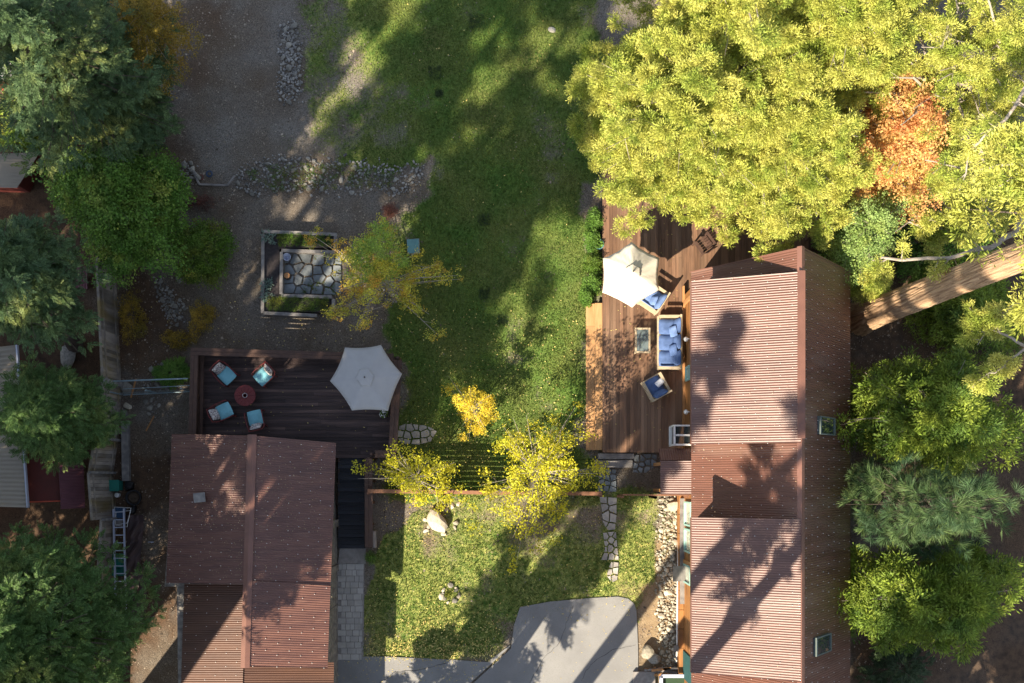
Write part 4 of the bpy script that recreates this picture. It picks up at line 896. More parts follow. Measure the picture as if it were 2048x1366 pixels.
b.build('frame', M['teak'], ct)
gm = bpy.data.materials.new('tinted_clear_glass'); gm.use_nodes = True; nt = gm.node_tree; bs = nt.nodes['Principled BSDF']; bs.inputs['Base Color'].default_value = (.4, .5, .52, 1); bs.inputs['Roughness'].default_value = .03
tr = nt.nodes.new('ShaderNodeBsdfTransparent'); tr.inputs[0].default_value = (.62, .68, .68, 1); mx = nt.nodes.new('ShaderNodeMixShader'); mx.inputs[0].default_value = .25
nt.links.new(tr.outputs[0], mx.inputs[1]); nt.links.new(bs.outputs[0], mx.inputs[2]); nt.links.new(mx.outputs[0], nt.nodes['Material Output'].inputs[0])
MB().box((0, 0, .43), (tw - .15, tl - .15, .008)).build('glass_top', gm, ct)
MB().box((.0, 0, .16), (.1, tl - .1, .03)).build('stretcher', M['teak'], ct)
for sx in (-1, 1):
    for sy in (-1, 1): MB().box((sx * (tw / 2 - .05), sy * (tl / 2 - .05), .2), (.06, .06, .4)).build('leg', M['teak'], ct)
# small wooden chairs and grill at the shaded end of the deck
def wood_chair(px, py, rz, label):
    e = empty('wooden_chair', (*W(px, py, DZ + .4)[:2], DZ), label, 'chair', None, rz); t = M['rail']
    b = MB()
    for k in range(5): b.box((.22 - k * .11, 0, .42), (.09, .56, .025))
    b.build('seat', t, e)
    b = MB()
    for k in range(5): b.box((-.36, -.2 + k * .1, .72), (.025, .07, .6), 0, -.2, 'y')
    b.build('backrest', t, e)
    for s in (-1, 1):
        MB().box((0, s * .32, .62), (.66, .1, .03)).build('armrest', t, e)
        for x in (-.28, .28): MB().box((x, s * .29, .3), (.06, .06, .6)).build('leg', t, e)
wood_chair(1408, 489, 2.2, 'brown slatted wooden chair at the cedar edge beside the roof corner')
wood_chair(1632, 490, 1.57, 'shaded slatted wooden chair just beyond the top of the roof ridge')
wt = empty('side_table', (*W(1628, 412, DZ + .7)[:2], DZ), 'small orange wooden side table by the shrub at the deck end', 'table', None, .6)
b = MB()
for k in range(4): b.box((0, -.23 + k * .155, .7), (.62, .145, .03))
b.build('tabletop', M['orangewood'], wt)
for sx in (-1, 1):
    for sy in (-1, 1): MB().box((sx * .25, sy * .22, .34), (.05, .05, .68)).build('leg', M['orangewood'], wt)
gr = empty('kettle_grill', (*W(1623, 434, DZ + .8)[:2], DZ), 'round blue-grey lidded kettle grill beside the orange side table', 'grill')
MB().lathe((0, 0, .75), [(.05, -.24), (.18, -.18), (.25, 0), (.25, .02), (.22, .12), (.12, .2), (.02, .22)], 24).build('bowl', mat('blue_grey_enamel', (.2, .26, .33), rough=.3), gr, smooth=True)
MB().tube([(-.06, 0, .96), (-.04, 0, 1.02), (.04, 0, 1.02), (.06, 0, .96)], .012).build('handle', M['black'], gr)
for k in range(3): t = k * 2.1; MB().tube([(.15 * math.cos(t), .15 * math.sin(t), .58), (.28 * math.cos(t), .28 * math.sin(t), 0)], .012).build('leg', M['black'], gr)
# planter pot with white flowers, blue glazed pot
def pot(px, py, z, r, h, m, label, lm, nleaf, seed, name='flower_pot', flower=None):
    e = empty(name, (*W(px, py, z + h)[:2], z), label, 'pot'); MB().lathe((0, 0, 0), [(r * .7, 0), (r, h * .8), (r * 1.06, h), (r * .9, h), (r * .85, h - .04)], 20).build('pot', m, e, smooth=True)
    MB().lathe((0, 0, h - .05), [(r * .86, 0), (r * .84, .01)], 16).build('soil', M['soil'], e)
    rg = np.random.default_rng(seed)
    def leaves(n, s, nm, mm, zz):
        p = rg.normal(0, 1, (n, 3)); p /= np.linalg.norm(p, axis=1)[:, None]; p *= (r * 1.15 * rg.uniform(.5, 1, n))[:, None]; p[:, 2] = np.abs(p[:, 2]) * .8 + h + zz
        d = rg.normal(0, 1, (n, 3)); d[:, 2] *= .3; T = leafT(1, s); V, Q = inst(T[0], T[1], p, d, rg.normal(0, .4, (n, 3)) + [0, 0, 1], np.ones(n)); quads(nm, V, Q, mm, e)
    leaves(nleaf, .09, 'foliage', lm, 0)
    if flower: leaves(flower, .06, 'flowers', M['white'], .04)
# ---------------------------------------------------------------- ladder, loungers, bins along the fence
ld_ = empty('ladder', W(238, 1125, .3), 'long aluminium extension ladder lying along the old fence', 'ladder')
zl = .55
for (a_, c_) in (((227, 1018), (232, 1232)), ((248, 1017), (252, 1232))): MB().bar(W(*a_, zl), W(*c_, zl), .06, .09).build('side_rail', M['alu'], ld_, world=True)
for k in range(14):
    q = 1024 + k * 15.4; t = (q - 1018) / 214; MB().tube([W(227 + 5 * t, q, zl), W(248 + 4 * t, q, zl)], .022).build('rung', M['alu'], ld_, world=True)
ch = empty('lounge_chair', W(250, 1036, 0), 'folded navy lounge chair with white tube frame under the ladder end', 'lounge chair')
b = MB()
for k in range(2): b.tube([W(229 + k * 3, 1014 + k * 10, .35), W(262, 1016 + k * 5, .4), W(254, 1054 - k * 8, .3), W(231, 1050, .3)], .015, 6, close=True)
b.build('frame', M['white'], ch, world=True); MB().prism([gp(231, 1014), gp(259, 1016), gp(250, 1036), gp(232, 1034)], .28, .32).build('seat', M['navy'], ch, world=True); MB().prism([gp(233, 1037), gp(250, 1038), gp(249, 1050), gp(234, 1049)], .24, .29).build('backrest', M['greywood'], ch, world=True)
def tub(px, py, dx, dy, h, m, label, name='storage_bin', rz=0):
    e = empty(name, W(px, py, 0), label, 'bin', None, rz); MB().box((0, 0, h / 2), (dx, dy, h)).build('body', m, e); b = MB(); b.box((0, 0, h + .02), (dx + .06, dy + .06, .04)); b.box((0, 0, h + .045), (dx * .7, dy * .7, .015)); b.build('lid', m, e)
    b = MB(); b.tube([(-.08, -dy / 2 - .04, h), (-.08, -dy / 2 - .07, h - .03), (.08, -dy / 2 - .07, h - .03), (.08, -dy / 2 - .04, h)], .01, 5); b.build('handle', M['black'], e)
tub(238, 971, .34, .4, .5, M['green_pl'], 'dark teal lidded bin standing by the beam end above the ladder')
tub(240, 1120, .44, .52, .3, M['green_pl'], 'flat teal storage box under the middle of the ladder, upper one')
tub(240, 1142, .44, .3, .2, M['green_pl'], 'low teal storage box under the ladder, lower one')
bs_ = empty('basket', W(272, 995, 0), 'round black tub filled with brown pine cones', 'basket')
MB().lathe((0, 0, 0), [(.25, 0), (.31, .3), (.33, .3), (.33, .34), (.28, .34), (.24, .05)], 22).build('tub', M['black'], bs_, smooth=True); MB().lathe((0, 0, .2), [(.27, 0), (.2, .07), (.02, .1)], 16).build('contents', mat('brown_cones', (.09, .06, .04), (.04, .03, .02), 20, .9, bump=1, bs=30), bs_)
bg = rockmesh(77, flatn=.8); bg.materials.append(M['black']); o = bpy.data.objects.new('garbage_bag', bg); COL.objects.link(o); o.location = (*W(262, 972)[:2], .15); o.scale = (.3, .25, .25); tag(o, 'black plastic garbage bag beside the dark teal bin', 'bag')
o = bpy.data.objects.new('garbage_bag', bg); COL.objects.link(o); o.location = (*W(268, 1018)[:2], .1); o.scale = (.28, .18, .18); o.rotation_euler = (0, 0, 1); tag(o, 'small black bag below the round black tub', 'bag')
o = MB().lathe((*W(237, 990)[:2], 0), [(.09, 0), (.1, .18), (.08, .2)], 14).build('paint_can', M['white']); tag(o, 'small white can near the dark teal bin', 'can')
# tarp
rg = np.random.default_rng(4); nx_, ny_ = 18, 60; vs = []; fs = []
for j in range(ny_):
    for i in range(nx_):
        u, v = i / (nx_ - 1), j / (ny_ - 1); px = 252 + 33 * u + 3 * math.sin(v * 9 + u) + (6 if v > .5 else 0) * u; py = 1030 + 215 * v; e_ = min(1, 4 * min(u, 1 - u) + .12)
        x, y, _ = W(px, py); vs.append((x, y, .02 + e_ * (.12 + .10 * math.sin(v * 21 + u * 5) * math.sin(u * 6 + v * 7) + .05 * math.sin(v * 63 + u * 11))))
for j in range(ny_ - 1):
    for i in range(nx_ - 1): fs.append((j * nx_ + i, (j + 1) * nx_ + i, (j + 1) * nx_ + i + 1, j * nx_ + i + 1))
b = MB(); b.add(vs, fs); tag(b.build('tarpaulin', M['tarp'], smooth=True), 'crumpled brown tarpaulin spread beside the ladder', 'tarp')
hs = MB().tube([(W(302, 1084)[0] - .12, W(302, 1084)[1], .02), (W(302, 1084)[0] + .12, W(302, 1084)[1], .02)], .015).build('metal_stake', M['alu']); tag(hs, 'small grey metal rod lying in the needles right of the tarp', 'rod')
for px, py, r, m, lab in ((419, 348, .13, 'navy', 'blue coiled hose ring lying on the bare soil'), (402, 355, .1, 'redmetal', 'thin dark red ring lying beside the blue coil')):
    x, y, _ = W(px, py); b = MB()
    for k in range(2 if m == 'navy' else 1): b.tube([(x + (r - .035 * k) * math.cos(t), y + (r - .035 * k) * math.sin(t), .03) for t in np.linspace(0, 6.283, 21)[:-1]], .014, 6, close=True)
    tag(b.build('hose_coil' if m == 'navy' else 'metal_ring', M[m]), lab, 'ring')
for i, (p, q) in enumerate((((388, 342), (398, 368)), ((398, 369), (455, 371)), ((455, 371), (470, 352)))):
    tag(MB().bar(W(*p, .06), W(*q, .06), .07, .12).build('edging_board', M['greywood']), ['short edging board left of the hose coil', 'long edging board below the hose coil', 'short edging board meeting the stone bed'][i], 'edging')
# small log by the stairs
lg = MB().tube([W(746, 1062, .15), W(748, 1095, .15)], [.13, .12], 12).build('log', M['concrete']); tag(lg, 'pale stone bollard lying beside the stair rail foot', 'stone')
# ---------------------------------------------------------------- neighbours' buildings
nb = empty('shed', W(60, 940, 0), 'neighbour shed with a cream corrugated roof and dark red lower roof', 'shed')
corr('roof', P3(-60, 700, 3.2), P3(-60, 1012, 3.2), P3(56, 1015, 2.6), P3(34, 690, 2.6), M['cream'], nb, period=.16, amp=.02)
# ribs running up and down the photo on this roof
MB().bar(P3(56, 1015, 2.65), P3(34, 690, 2.65), .06, .14).build('gutter', M['alu'], nb, world=True)
MB().prism([(-24, W(0, 1000)[1]), W(70, 1000)[:2], W(60, 735)[:2], (-24, W(0, 735)[1])], 0, 2.45).build('wall', M['wallred'], nb, world=True)
MB().solid([P3(50, 868, 1.9), P3(122, 868, 1.6), P3(122, 1003, 1.6), P3(56, 1003, 1.9)], [P3(50, 868, 1.8), P3(122, 868, 1.5), P3(122, 1003, 1.5), P3(56, 1003, 1.8)]).build('lower_roof', M['neighred'], nb, world=True)
MB().bar(P3(56, 1004, 1.86), P3(121, 1002, 1.6), .05, .12).build('fascia', M['orangepaint'], nb, world=True)
MB().solid([P3(36, 714, 1.8), P3(130, 760, 1.5), P3(122, 880, 1.5), P3(40, 880, 1.8)], [P3(36, 714, 1.7), P3(130, 760, 1.4), P3(122, 880, 1.4), P3(40, 880, 1.7)]).build('lower_roof', M['neighred'], nb, world=True)
corr('plum_roof', P3(167, 925, 1.3), P3(170, 1016, 1.3), P3(122, 1018, 1.75), P3(117, 925, 1.75), M['purple'], nb, period=.12)
sh2 = empty('shed', W(60, 340, 0), 'neighbour shed with a pale ribbed roof at the left edge, partly under trees', 'shed')
corr('roof', P3(80, 304, 2.4), P3(34, 376, 2.4), P3(-120, 372, 3.4), P3(-60, 310, 3.4), M['cream'], sh2, period=.14, amp=.02)
MB().prism([W(90, 320)[:2], W(60, 385)[:2], (-24, W(0, 385)[1]), (-24, W(0, 320)[1])], 0, 2.3).build('wall', M['neighred'], sh2, world=True)
sh3 = empty('cabin', W(20, 120, 0), 'neighbour building with white roofing and an orange-red edge at the top left', 'cabin')
MB().solid([P3(-200, 70, 3.6), P3(66, 70, 3.0), P3(64, 162, 2.7), P3(-200, 168, 3.3)], [P3(-200, 70, 3.5), P3(66, 70, 2.9), P3(64, 162, 2.6), P3(-200, 168, 3.2)]).build('roof', M['whiteroof'], sh3, world=True)
MB().bar(P3(-200, 180, 2.9), P3(68, 170, 2.5), .28, .1).build('fascia', M['orangepaint'], sh3, world=True)
MB().prism([(-24, W(0, 175)[1]), W(75, 180)[:2], W(75, 110)[:2], (-24, W(0, 110)[1])], 0, 2.4).build('wall', M['neighred'], sh3, world=True)
kn = empty('kennel', W(150, 560, 0), 'tiny plum ribbed kennel roof in the dark yard behind the fence', 'kennel')
corr('roof', P3(131, 572, .9), P3(175, 578, .9), P3(174, 534, 1.2), P3(130, 532, 1.2), M['purple'], kn, period=.1)
MB().prism([W(136, 545)[:2], W(176, 548)[:2], W(176, 578)[:2], W(136, 574)[:2]], 0, .85).build('wall', M['neighred'], kn, world=True)
# ================================================================ vegetation
# -
def nrm(a): return a / np.maximum(1e-9, np.linalg.norm(a, axis=-1, keepdims=True))
def inst(tv, tq, pos, dirs, ups, scale):
    X = nrm(np.asarray(dirs, float)); Y = nrm(np.cross(ups, X)); Z = np.cross(X, Y); n = len(pos); s = np.asarray(scale)[:, None, None]
    V = pos[:, None, :] + s * (tv[None, :, 0:1] * X[:, None] + tv[None, :, 1:2] * Y[:, None] + tv[None, :, 2:3] * Z[:, None])
    Q = tq[None] + (np.arange(n) * len(tv))[:, None, None]
    return V.reshape(-1, 3), Q.reshape(-1, tq.shape[1])
def leaf(o, d, up, L, w, fold=.15):
    d = Vector(d).normalized(); s = Vector(up).cross(d).normalized() * w / 2; u = d.cross(s).normalized() * (-w * fold); o = Vector(o)
    return [o, o + d * L * .5 + s + u, o + d * L, o + d * L * .5 - s + u]
def pack(ls): return np.array([tuple(v) for l in ls for v in l]), np.arange(4 * len(ls)).reshape(-1, 4)
def leafT(n, s):
    return pack([leaf((-s / 2, 0, 0), (1, 0, .1), (0, 0, 1), s, s * .7)])
def sprayT(seed, n=9, w=.085, droop=.25):
    r = random.Random(seed); ls = []
    for k in range(n):
        x = .05 + .9 * k / n; z = -droop * x * x
        for s in (-1, 1):
            L = (.46 - .3 * x) * r.uniform(.8, 1.2); ls.append(leaf((x, 0, z + r.uniform(-.03, .03)), (1, s * r.uniform(.7, 1.1), r.uniform(-.35, .25)), (r.uniform(-.4, .4), r.uniform(-.4, .4), 1), L, w * r.uniform(.8, 1.3)))
    ls.append(leaf((.85, 0, -droop * .7), (1, 0, -.3), (0, 0, 1), .3, w)); return pack(ls)
def puffT(seed, n=60, w=.028):
    r = random.Random(seed); ls = []
    for k in range(n):
        a = r.uniform(0, 6.28); e = r.uniform(-.2, 1.0); d = (1.0 * r.uniform(.2, 1) + .2, math.cos(a) * 1.1 * (1 - e * .3), math.sin(a) * 1.1)
        ls.append(leaf((r.uniform(-.15, .1), 0, 0), d, (r.gauss(0, 1), r.gauss(0, 1), r.gauss(0, 1)), r.uniform(.75, 1.05), w, 0))
    return pack(ls)
def ballT(seed, n=14, s=.34, flat=.6, ar=.75, jit_=.5):
    r = random.Random(seed); ls = []
    for k in range(n):
        p = Vector((r.gauss(0, 1), r.gauss(0, 1), r.gauss(0, 1) * flat)).normalized() * r.uniform(.3, 1) ; p.z *= flat
        d = (r.gauss(0, 1), r.gauss(0, 1), r.gauss(-.2, .4)); L = s * r.uniform(.7, 1.2); ls.append(leaf(p, d, (r.gauss(0, jit_), r.gauss(0, jit_), 1), L, L * ar))
    return pack(ls)
def tuftT(seed):
    r = random.Random(seed); ls = []
    for k in range(30):
        a = r.gauss(0, .75); e = r.gauss(.15, .35); d = Vector((math.cos(a), math.sin(a), e)); q = r.uniform(.1, .75); ls.append(leaf(d * q, (d.x, d.y + r.gauss(0, .35), d.z + r.gauss(0, .35)), (r.gauss(0, .5), r.gauss(0, .5), 1), r.uniform(.24, .4), r.uniform(.07, .12)))
    return pack(ls)
TM = {'tuft': [tuftT(i) for i in range(5)], 'bleaf': [ballT(i + 60, 10, .34, .8, .7, .8) for i in range(4)], 'spray': [sprayT(i) for i in range(4)], 'fine': [sprayT(i + 9, 10, .06, .12) for i in range(4)], 'puff': [puffT(i) for i in range(3)], 'ball': [ballT(i) for i in range(4)],
      'small': [ballT(i + 20, 12, .2, .9, .65, .9) for i in range(4)], 'fern': [sprayT(i + 40, 6, .16, .3) for i in range(3)]}
def prof(kind, t):
    if kind == 'cone': return np.clip((1 - t) ** .75, .05, 1) * np.clip(t * 5 + .55, 0, 1)
    if kind == 'dome': return np.sqrt(np.clip(1 - (t * 1.25 - .25) ** 2, .03, 1))
    if kind == 'round': return np.sqrt(np.clip(1 - (2 * t - 1) ** 2, .04, 1))
    return np.clip(1 - .5 * t, .2, 1)
def tree(name, label, cat, c, zmid, Rpx, z0, z1, lm, tmpl='spray', shape='cone', nlimb=70, per=28, size=.5, rise=.15, seed=1, bark='bark', trunk=.16, group=None, base=None, tp=.8, ecc=(1, 1), limbs=True, twig=None, updir=.0, solidness=.3, tbias=1., lat=.26, limbr=.02, trunktop=None, clump=0, irr=.12, cr=.5):
    """a tree whose crown centre stands at survey point c at height zmid; crown radius Rpx survey pixels at that height"""
    rg = np.random.default_rng(seed); cx, cy, _ = W(c[0], c[1], zmid); Rm = Rpx * (H - zmid) / F
    if base is None: base = (cx, cy)
    e = empty(name, (base[0], base[1], 0), label, cat, group); ox, oy = cx - base[0], cy - base[1]
    t = rg.random(nlimb) ** tbias; ph = np.arange(nlimb) * 2.39996 + rg.uniform(-.4, .4, nlimb); az = 1 + irr * (np.sin(2 * ph + rg.uniform(0, 6)) + .8 * np.sin(3 * ph + rg.uniform(0, 6)) + .7 * np.sin(5 * ph + rg.uniform(0, 6)) + .6 * np.sin(7 * ph + rg.uniform(0, 6)))
    L = Rm * prof(shape, t) * rg.uniform(.62, 1.14, nlimb) * az; z = z0 + (z1 - z0) * t + rg.normal(0, .06, nlimb) * (z1 - z0)
    Px, Dx, Ux, Sx = [], [], [], []; lv = MB(); zs_ = np.maximum(.1, z - (rise + .35) * L)
    ax = lambda zz: np.clip(zz / max(.1, zmid), 0, 1.2)
    for k in range(nlimb):
        d = np.array([math.cos(ph[k]) * ecc[0], math.sin(ph[k]) * ecc[1], 0]); sdv = np.array([-d[1], d[0], 0])
        zs = zs_[k]; a0 = np.array([ox * ax(zs), oy * ax(zs), zs]); tip = np.array([ox, oy, 0]) + d * L[k] + np.array([0, 0, z[k]])
        m = max(4, int(per * (L[k] / Rm) ** tp)); sl_ = solidness if t[k] < .6 else .02; s = sl_ + (1 - sl_) * rg.random(m) ** .8
        arc = np.sin(np.clip(s, 0, 1) * 1.5) ; p = a0[None] + (tip - a0)[None] * s[:, None]; p[:, 2] = a0[2] + (tip[2] - a0[2]) * arc
        la = rg.normal(0, 1, m) * lat * L[k] * np.clip(1.25 - s, .2, 1); p += sdv[None] * la[:, None]; p[:, 2] += rg.normal(0, .07, m) * L[k] - np.abs(la) * .15
        dd = d[None] * (.5 + s[:, None]) + sdv[None] * np.sign(la)[:, None] * rg.uniform(.1, .9, m)[:, None]; dd[:, 2] += rg.normal(updir, .25, m)
        if clump:
            nc = max(1, m // clump); ci = rg.integers(0, nc, m); C_ = p[:nc].copy(); C_[:, 2] += rg.normal(.0, .16, nc); rd = rg.normal(0, 1, (m, 3)); rd[:, 2] = rd[:, 2] * .45 + .12; rd = nrm(rd)
            p = C_[ci] + rd * (rg.uniform(.05, 1, m) * cr * size)[:, None]; dd = rd * 1.0 + d[None] * .45 + rg.normal(0, .2, (m, 3))
        uu = rg.normal(0, .35, (m, 3)); uu[:, 2] += 1; Px.append(p); Dx.append(dd); Ux.append(uu); Sx.append(size * rg.uniform(.7, 1.25, m))
        if limbs and t[k] < .86:
            mid = a0 + (tip - a0) * .5; mid[2] = a0[2] + (tip[2] - a0[2]) * math.sin(.75) * 1.0; r0 = limbr * (.6 + L[k] / 3)
            lv.tube([a0, mid, a0 + (tip - a0) * .97], [r0, r0 * .6, r0 * .2], 4)
            if twig:
                for q in range(twig):
                    i = rg.integers(0, m); s_ = rg.uniform(.3, .8); b0 = a0 + (tip - a0) * s_; b0[2] = a0[2] + (tip[2] - a0[2]) * math.sin(s_ * 1.5); lv.tube([b0, p[i]], [r0 * .4, r0 * .12], 3)
    # leader clumps on the top
    P = np.concatenate(Px); D = np.concatenate(Dx); U = np.concatenate(Ux); S = np.concatenate(Sx); k_ = rg.integers(0, len(TM[tmpl]), len(P)); VV, QQ, off = [], [], 0
    for i, T in enumerate(TM[tmpl]):
        q = k_ == i
        if not q.any(): continue
        V_, Q_ = inst(T[0], T[1], P[q], D[q], U[q], S[q]); VV.append(V_); QQ.append(Q_ + off); off += len(V_)
    quads('crown', np.concatenate(VV), np.concatenate(QQ), LM[lm], e)
    tt = trunktop or (z1 * .93 if shape == 'cone' else z1 * .7); zz = np.linspace(0, tt, 7)
    tk = MB().tube([(ox * ax(q), oy * ax(q), q) for q in zz], [trunk * (1.5 if i == 0 else 1.1 - .9 * i / 6) for i in range(7)], 10).build('trunk', M[bark], e, smooth=True)
    if limbs: 
        lo_ = lv.build('limbs', M[bark if name == 'fir_tree' else 'twig' if twig else bark], tk); lo_['kind'] = 'stuff'
    return e
NT = 0
# -- the sunlit cedars at the upper right
G1 = 'sunlit yellow-green cedars at the upper right'
tree('cedar_tree', 'bright yellow-green cedar overhanging the deck, the biggest crown', 'tree', (1367, 222), 7.5, 203, 4.2, 10.5, 'cedar', 'tuft', 'dome', 187, 167, .275, .05, 11, trunk=.22, group=G1, twig=2, solidness=.22, tbias=.8, clump=26, cr=1.05, irr=.16)
tree('cedar_tree', 'bright yellow-green cedar at the deck edge, reaching down towards the roof ridge', 'tree', (1545, 268), 7, 185, 4.2, 9.2, 'cedar', 'tuft', 'dome', 153, 160, .275, .05, 12, trunk=.2, group=G1, twig=2, solidness=.22, tbias=.8, clump=26, cr=1.05, irr=.16)
tree('cedar_tree', 'bright yellow-green cedar cut by the top edge left of the maple', 'tree', (1462, 5), 9, 190, 4, 12, 'cedar', 'tuft', 'dome', 130, 152, .275, .05, 13, trunk=.2, group=G1, twig=2, solidness=.22, tbias=.8, clump=26, cr=1.05, irr=.16)
tree('cedar_tree', 'bright yellow-green cedar cut by the top edge above the orange maple', 'tree', (1680, 60), 9, 190, 4, 12, 'cedar', 'tuft', 'dome', 130, 152, .275, .05, 14, trunk=.2, group=G1, twig=2, solidness=.22, tbias=.8, clump=26, cr=1.05, irr=.16)
tree('cedar_tree', 'bright cedar in the top right corner with bare pale branches', 'tree', (1960, 120), 9, 190, 3.5, 12, 'cedar', 'tuft', 'dome', 108, 68, .275, .1, 15, trunk=.2, group=G1, twig=6, solidness=.25, tbias=.8, limbr=.045, clump=26, cr=1.05, irr=.16)
tree('cedar_tree', 'loose cedar at the right edge beside the orange maple', 'tree', (1985, 330), 8, 120, 4, 9.5, 'cedar', 'tuft', 'dome', 50, 51, .275, .1, 16, trunk=.15, group=G1, twig=6, solidness=.3, limbr=.045, clump=26, cr=1.05, irr=.16)
tree('maple_tree', 'orange and red maple glowing between the cedars', 'tree', (1815, 262), 6.5, 97, 3, 8.3, 'orange', 'ball', 'dome', 190, 26, .26, .3, 21, trunk=.09, ecc=(.75, 1.25), twig=1, lat=.3, irr=.2, clump=8, cr=1.3)
tree('shrub', 'light green leafy shrub at the far end of the sunny deck', 'shrub', (1738, 455), 4.4, 80, 2.2, 5.6, 'lime', 'ball', 'dome', 150, 18, .22, .3, 22, trunk=.04, twig=1)
tree('shrub', 'bare brown twiggy shrub below the orange maple', 'shrub', (1800, 400), 1.5, 50, .4, 2.2, 'ochre', 'small', 'dome', 110, 3, .12, .4, 23, trunk=.03, twig=6, limbr=.016)
tree('shrub', 'dim green shrub in the house shade beside the slatted chair', 'shrub', (1665, 480), 1.6, 34, .6, 2.2, 'maple', 'ball', 'dome', 40, 8, .2, .3, 24, trunk=.03)
tree('cedar_tree', 'bright yellow-green young cedar touching the big leaning trunk', 'tree', (1765, 548), 4, 34, 1.5, 4.2, 'cedar', 'tuft', 'dome', 22, 48, .275, .1, 25, trunk=.06, twig=1, clump=26, cr=1.05, irr=.16)
tree('cedar_tree', 'small cedar branches above the big trunk at the right edge', 'tree', (1920, 430), 5, 60, 2.8, 6, 'cedar', 'tuft', 'dome', 25, 48, .275, .1, 26, trunk=.1, twig=2, clump=26, cr=1.05, irr=.16)
tree('shrub', 'dark green understory shrub above the big red trunk', 'shrub', (1900, 470), 1.2, 120, .3, 1.9, 'maple', 'ball', 'dome', 120, 16, .24, .2, 27, trunk=.04)
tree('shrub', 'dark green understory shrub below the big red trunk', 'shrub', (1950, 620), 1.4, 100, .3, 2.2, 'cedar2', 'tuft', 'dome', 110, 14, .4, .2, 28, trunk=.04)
# -- right side below
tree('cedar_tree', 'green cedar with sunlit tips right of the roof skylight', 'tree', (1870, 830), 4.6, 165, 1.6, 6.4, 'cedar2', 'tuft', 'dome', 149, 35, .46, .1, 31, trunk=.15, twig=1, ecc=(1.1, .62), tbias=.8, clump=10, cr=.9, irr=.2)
tree('pine_tree', 'long-needled pine of soft grey-green tufts beside the big roof', 'tree', (1860, 1010), 6, 165, 2.5, 8.5, 'pine', 'puff', 'dome', 90, 9, .46, .12, 32, trunk=.14, ecc=(1.05, .72), lat=.3)
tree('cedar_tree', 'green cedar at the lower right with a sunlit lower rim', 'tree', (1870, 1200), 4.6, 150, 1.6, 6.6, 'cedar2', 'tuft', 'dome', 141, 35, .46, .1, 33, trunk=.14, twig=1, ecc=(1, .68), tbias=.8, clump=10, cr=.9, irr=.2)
tree('shrub', 'low dark green shrub at the bottom edge right of the house', 'shrub', (1800, 1335), 1.0, 60, .3, 1.6, 'dark', 'spray', 'dome', 50, 12, .36, .2, 34, trunk=.04)
tree('shrub', 'dark blue-green young fir between pine and lower cedar', 'shrub', (1965, 1150), 2.0, 60, .4, 3.2, 'dark', 'spray', 'cone', 50, 12, .36, .2, 35, trunk=.05)
# -- leaning giant trunk, its crown beyond the frame
B0 = WV(1722, 636, 0); T0 = WV(2048, 512, 14); dv = T0 - B0; TZ = 27
gt = empty('giant_tree', B0, 'massive leaning red-barked tree trunk right of the big roof', 'tree')
def trunk_mesh(r0, r1, zt, n=160, rings=200, rough=.17, seed=3):
    r = np.random.default_rng(seed); vs = []; fs = []; off = r.random(n)
    for j in range(rings):
        z = zt * j / (rings - 1); u = z / zt; cx, cy = dv.x / 14 * z, dv.y / 14 * z; rad = r0 + (r1 - r0) * u + .14 * math.exp(-z * 1.1)
        for k in range(n):
            a = 2 * math.pi * k / n; w_ = a * 21 / 2 + 1.6 * math.sin(z * .55 + a * 2) + 1.1 * math.sin(z * 1.3 + a * 5) + .9 * math.sin(z * 3.7 + a * 9); g = abs(math.sin(w_)) ** .5; g2 = abs(math.sin(w_ * 2.7 + z)); rr_ = rad * (1 + rough * (g - .7) * .85 + .025 * g2 + .012 * (off[(k * 7 + j * 3) % n] - .5) + .05 * math.sin(a * 3 + z * .2)); vs.append((cx + rr_ * math.cos(a), cy + rr_ * math.sin(a), z - .1))
    for j in range(rings - 1):
        for k in range(n): fs.append((j * n + k, j * n + (k + 1) % n, (j + 1) * n + (k + 1) % n, (j + 1) * n + k))
    return MB().add(vs, fs)
gtk = trunk_mesh(.57, .22, TZ).build('trunk', M['redbark'], gt, smooth=True)
def crown_on(e, z0, z1, rad, n, per, lm, tmpl, size, seed, zfun, shape='cone', lat=.3):
    rg = np.random.default_rng(seed); P, D, U, S = [], [], [], []; lv = MB()
    for k in range(n):
        t = rg.random(); z = z0 + (z1 - z0) * t; a = rg.uniform(0, 6.28); L = rad * float(prof(shape, np.array(t))) * rg.uniform(.6, 1.15); c = np.array(zfun(z)); d = np.array([math.cos(a), math.sin(a), 0]); sv = np.array([-d[1], d[0], 0])
        s = .25 + .75 * rg.random(per) ** .8; la = rg.normal(0, 1, per) * lat * L * np.clip(1.2 - s, .2, 1); p = c[None] + d[None] * (L * s)[:, None] + sv[None] * la[:, None]; p[:, 2] += -.25 * L * s ** 2 + rg.normal(0, .12, per)
        dd = d[None] + sv[None] * np.sign(la)[:, None] * .6; dd = dd + rg.normal(0, .2, (per, 3)); uu = rg.normal(0, .35, (per, 3)); uu[:, 2] += 1
        P.append(p); D.append(dd); U.append(uu); S.append(size * rg.uniform(.7, 1.3, per)); tip = c + d * L; tip[2] -= .25 * L; lv.tube([c, (c + tip) / 2 + np.array([0, 0, .1]), tip], [.05, .03, .01], 4)
    P = np.concatenate(P); D = np.concatenate(D); U = np.concatenate(U); S = np.concatenate(S); T = TM[tmpl][0]; V_, Q_ = inst(T[0], T[1], P, D, U, S); quads('crown', V_, Q_, LM[lm], e); return lv
lv = crown_on(gt, 17, TZ + 1.5, 3.4, 60, 90, 'cedar', 'tuft', .36, 41, lambda z: (dv.x / 14 * z, dv.y / 14 * z, z))
k_ = lv.build('limbs', M['bark'], gtk); k_['kind'] = 'stuff'
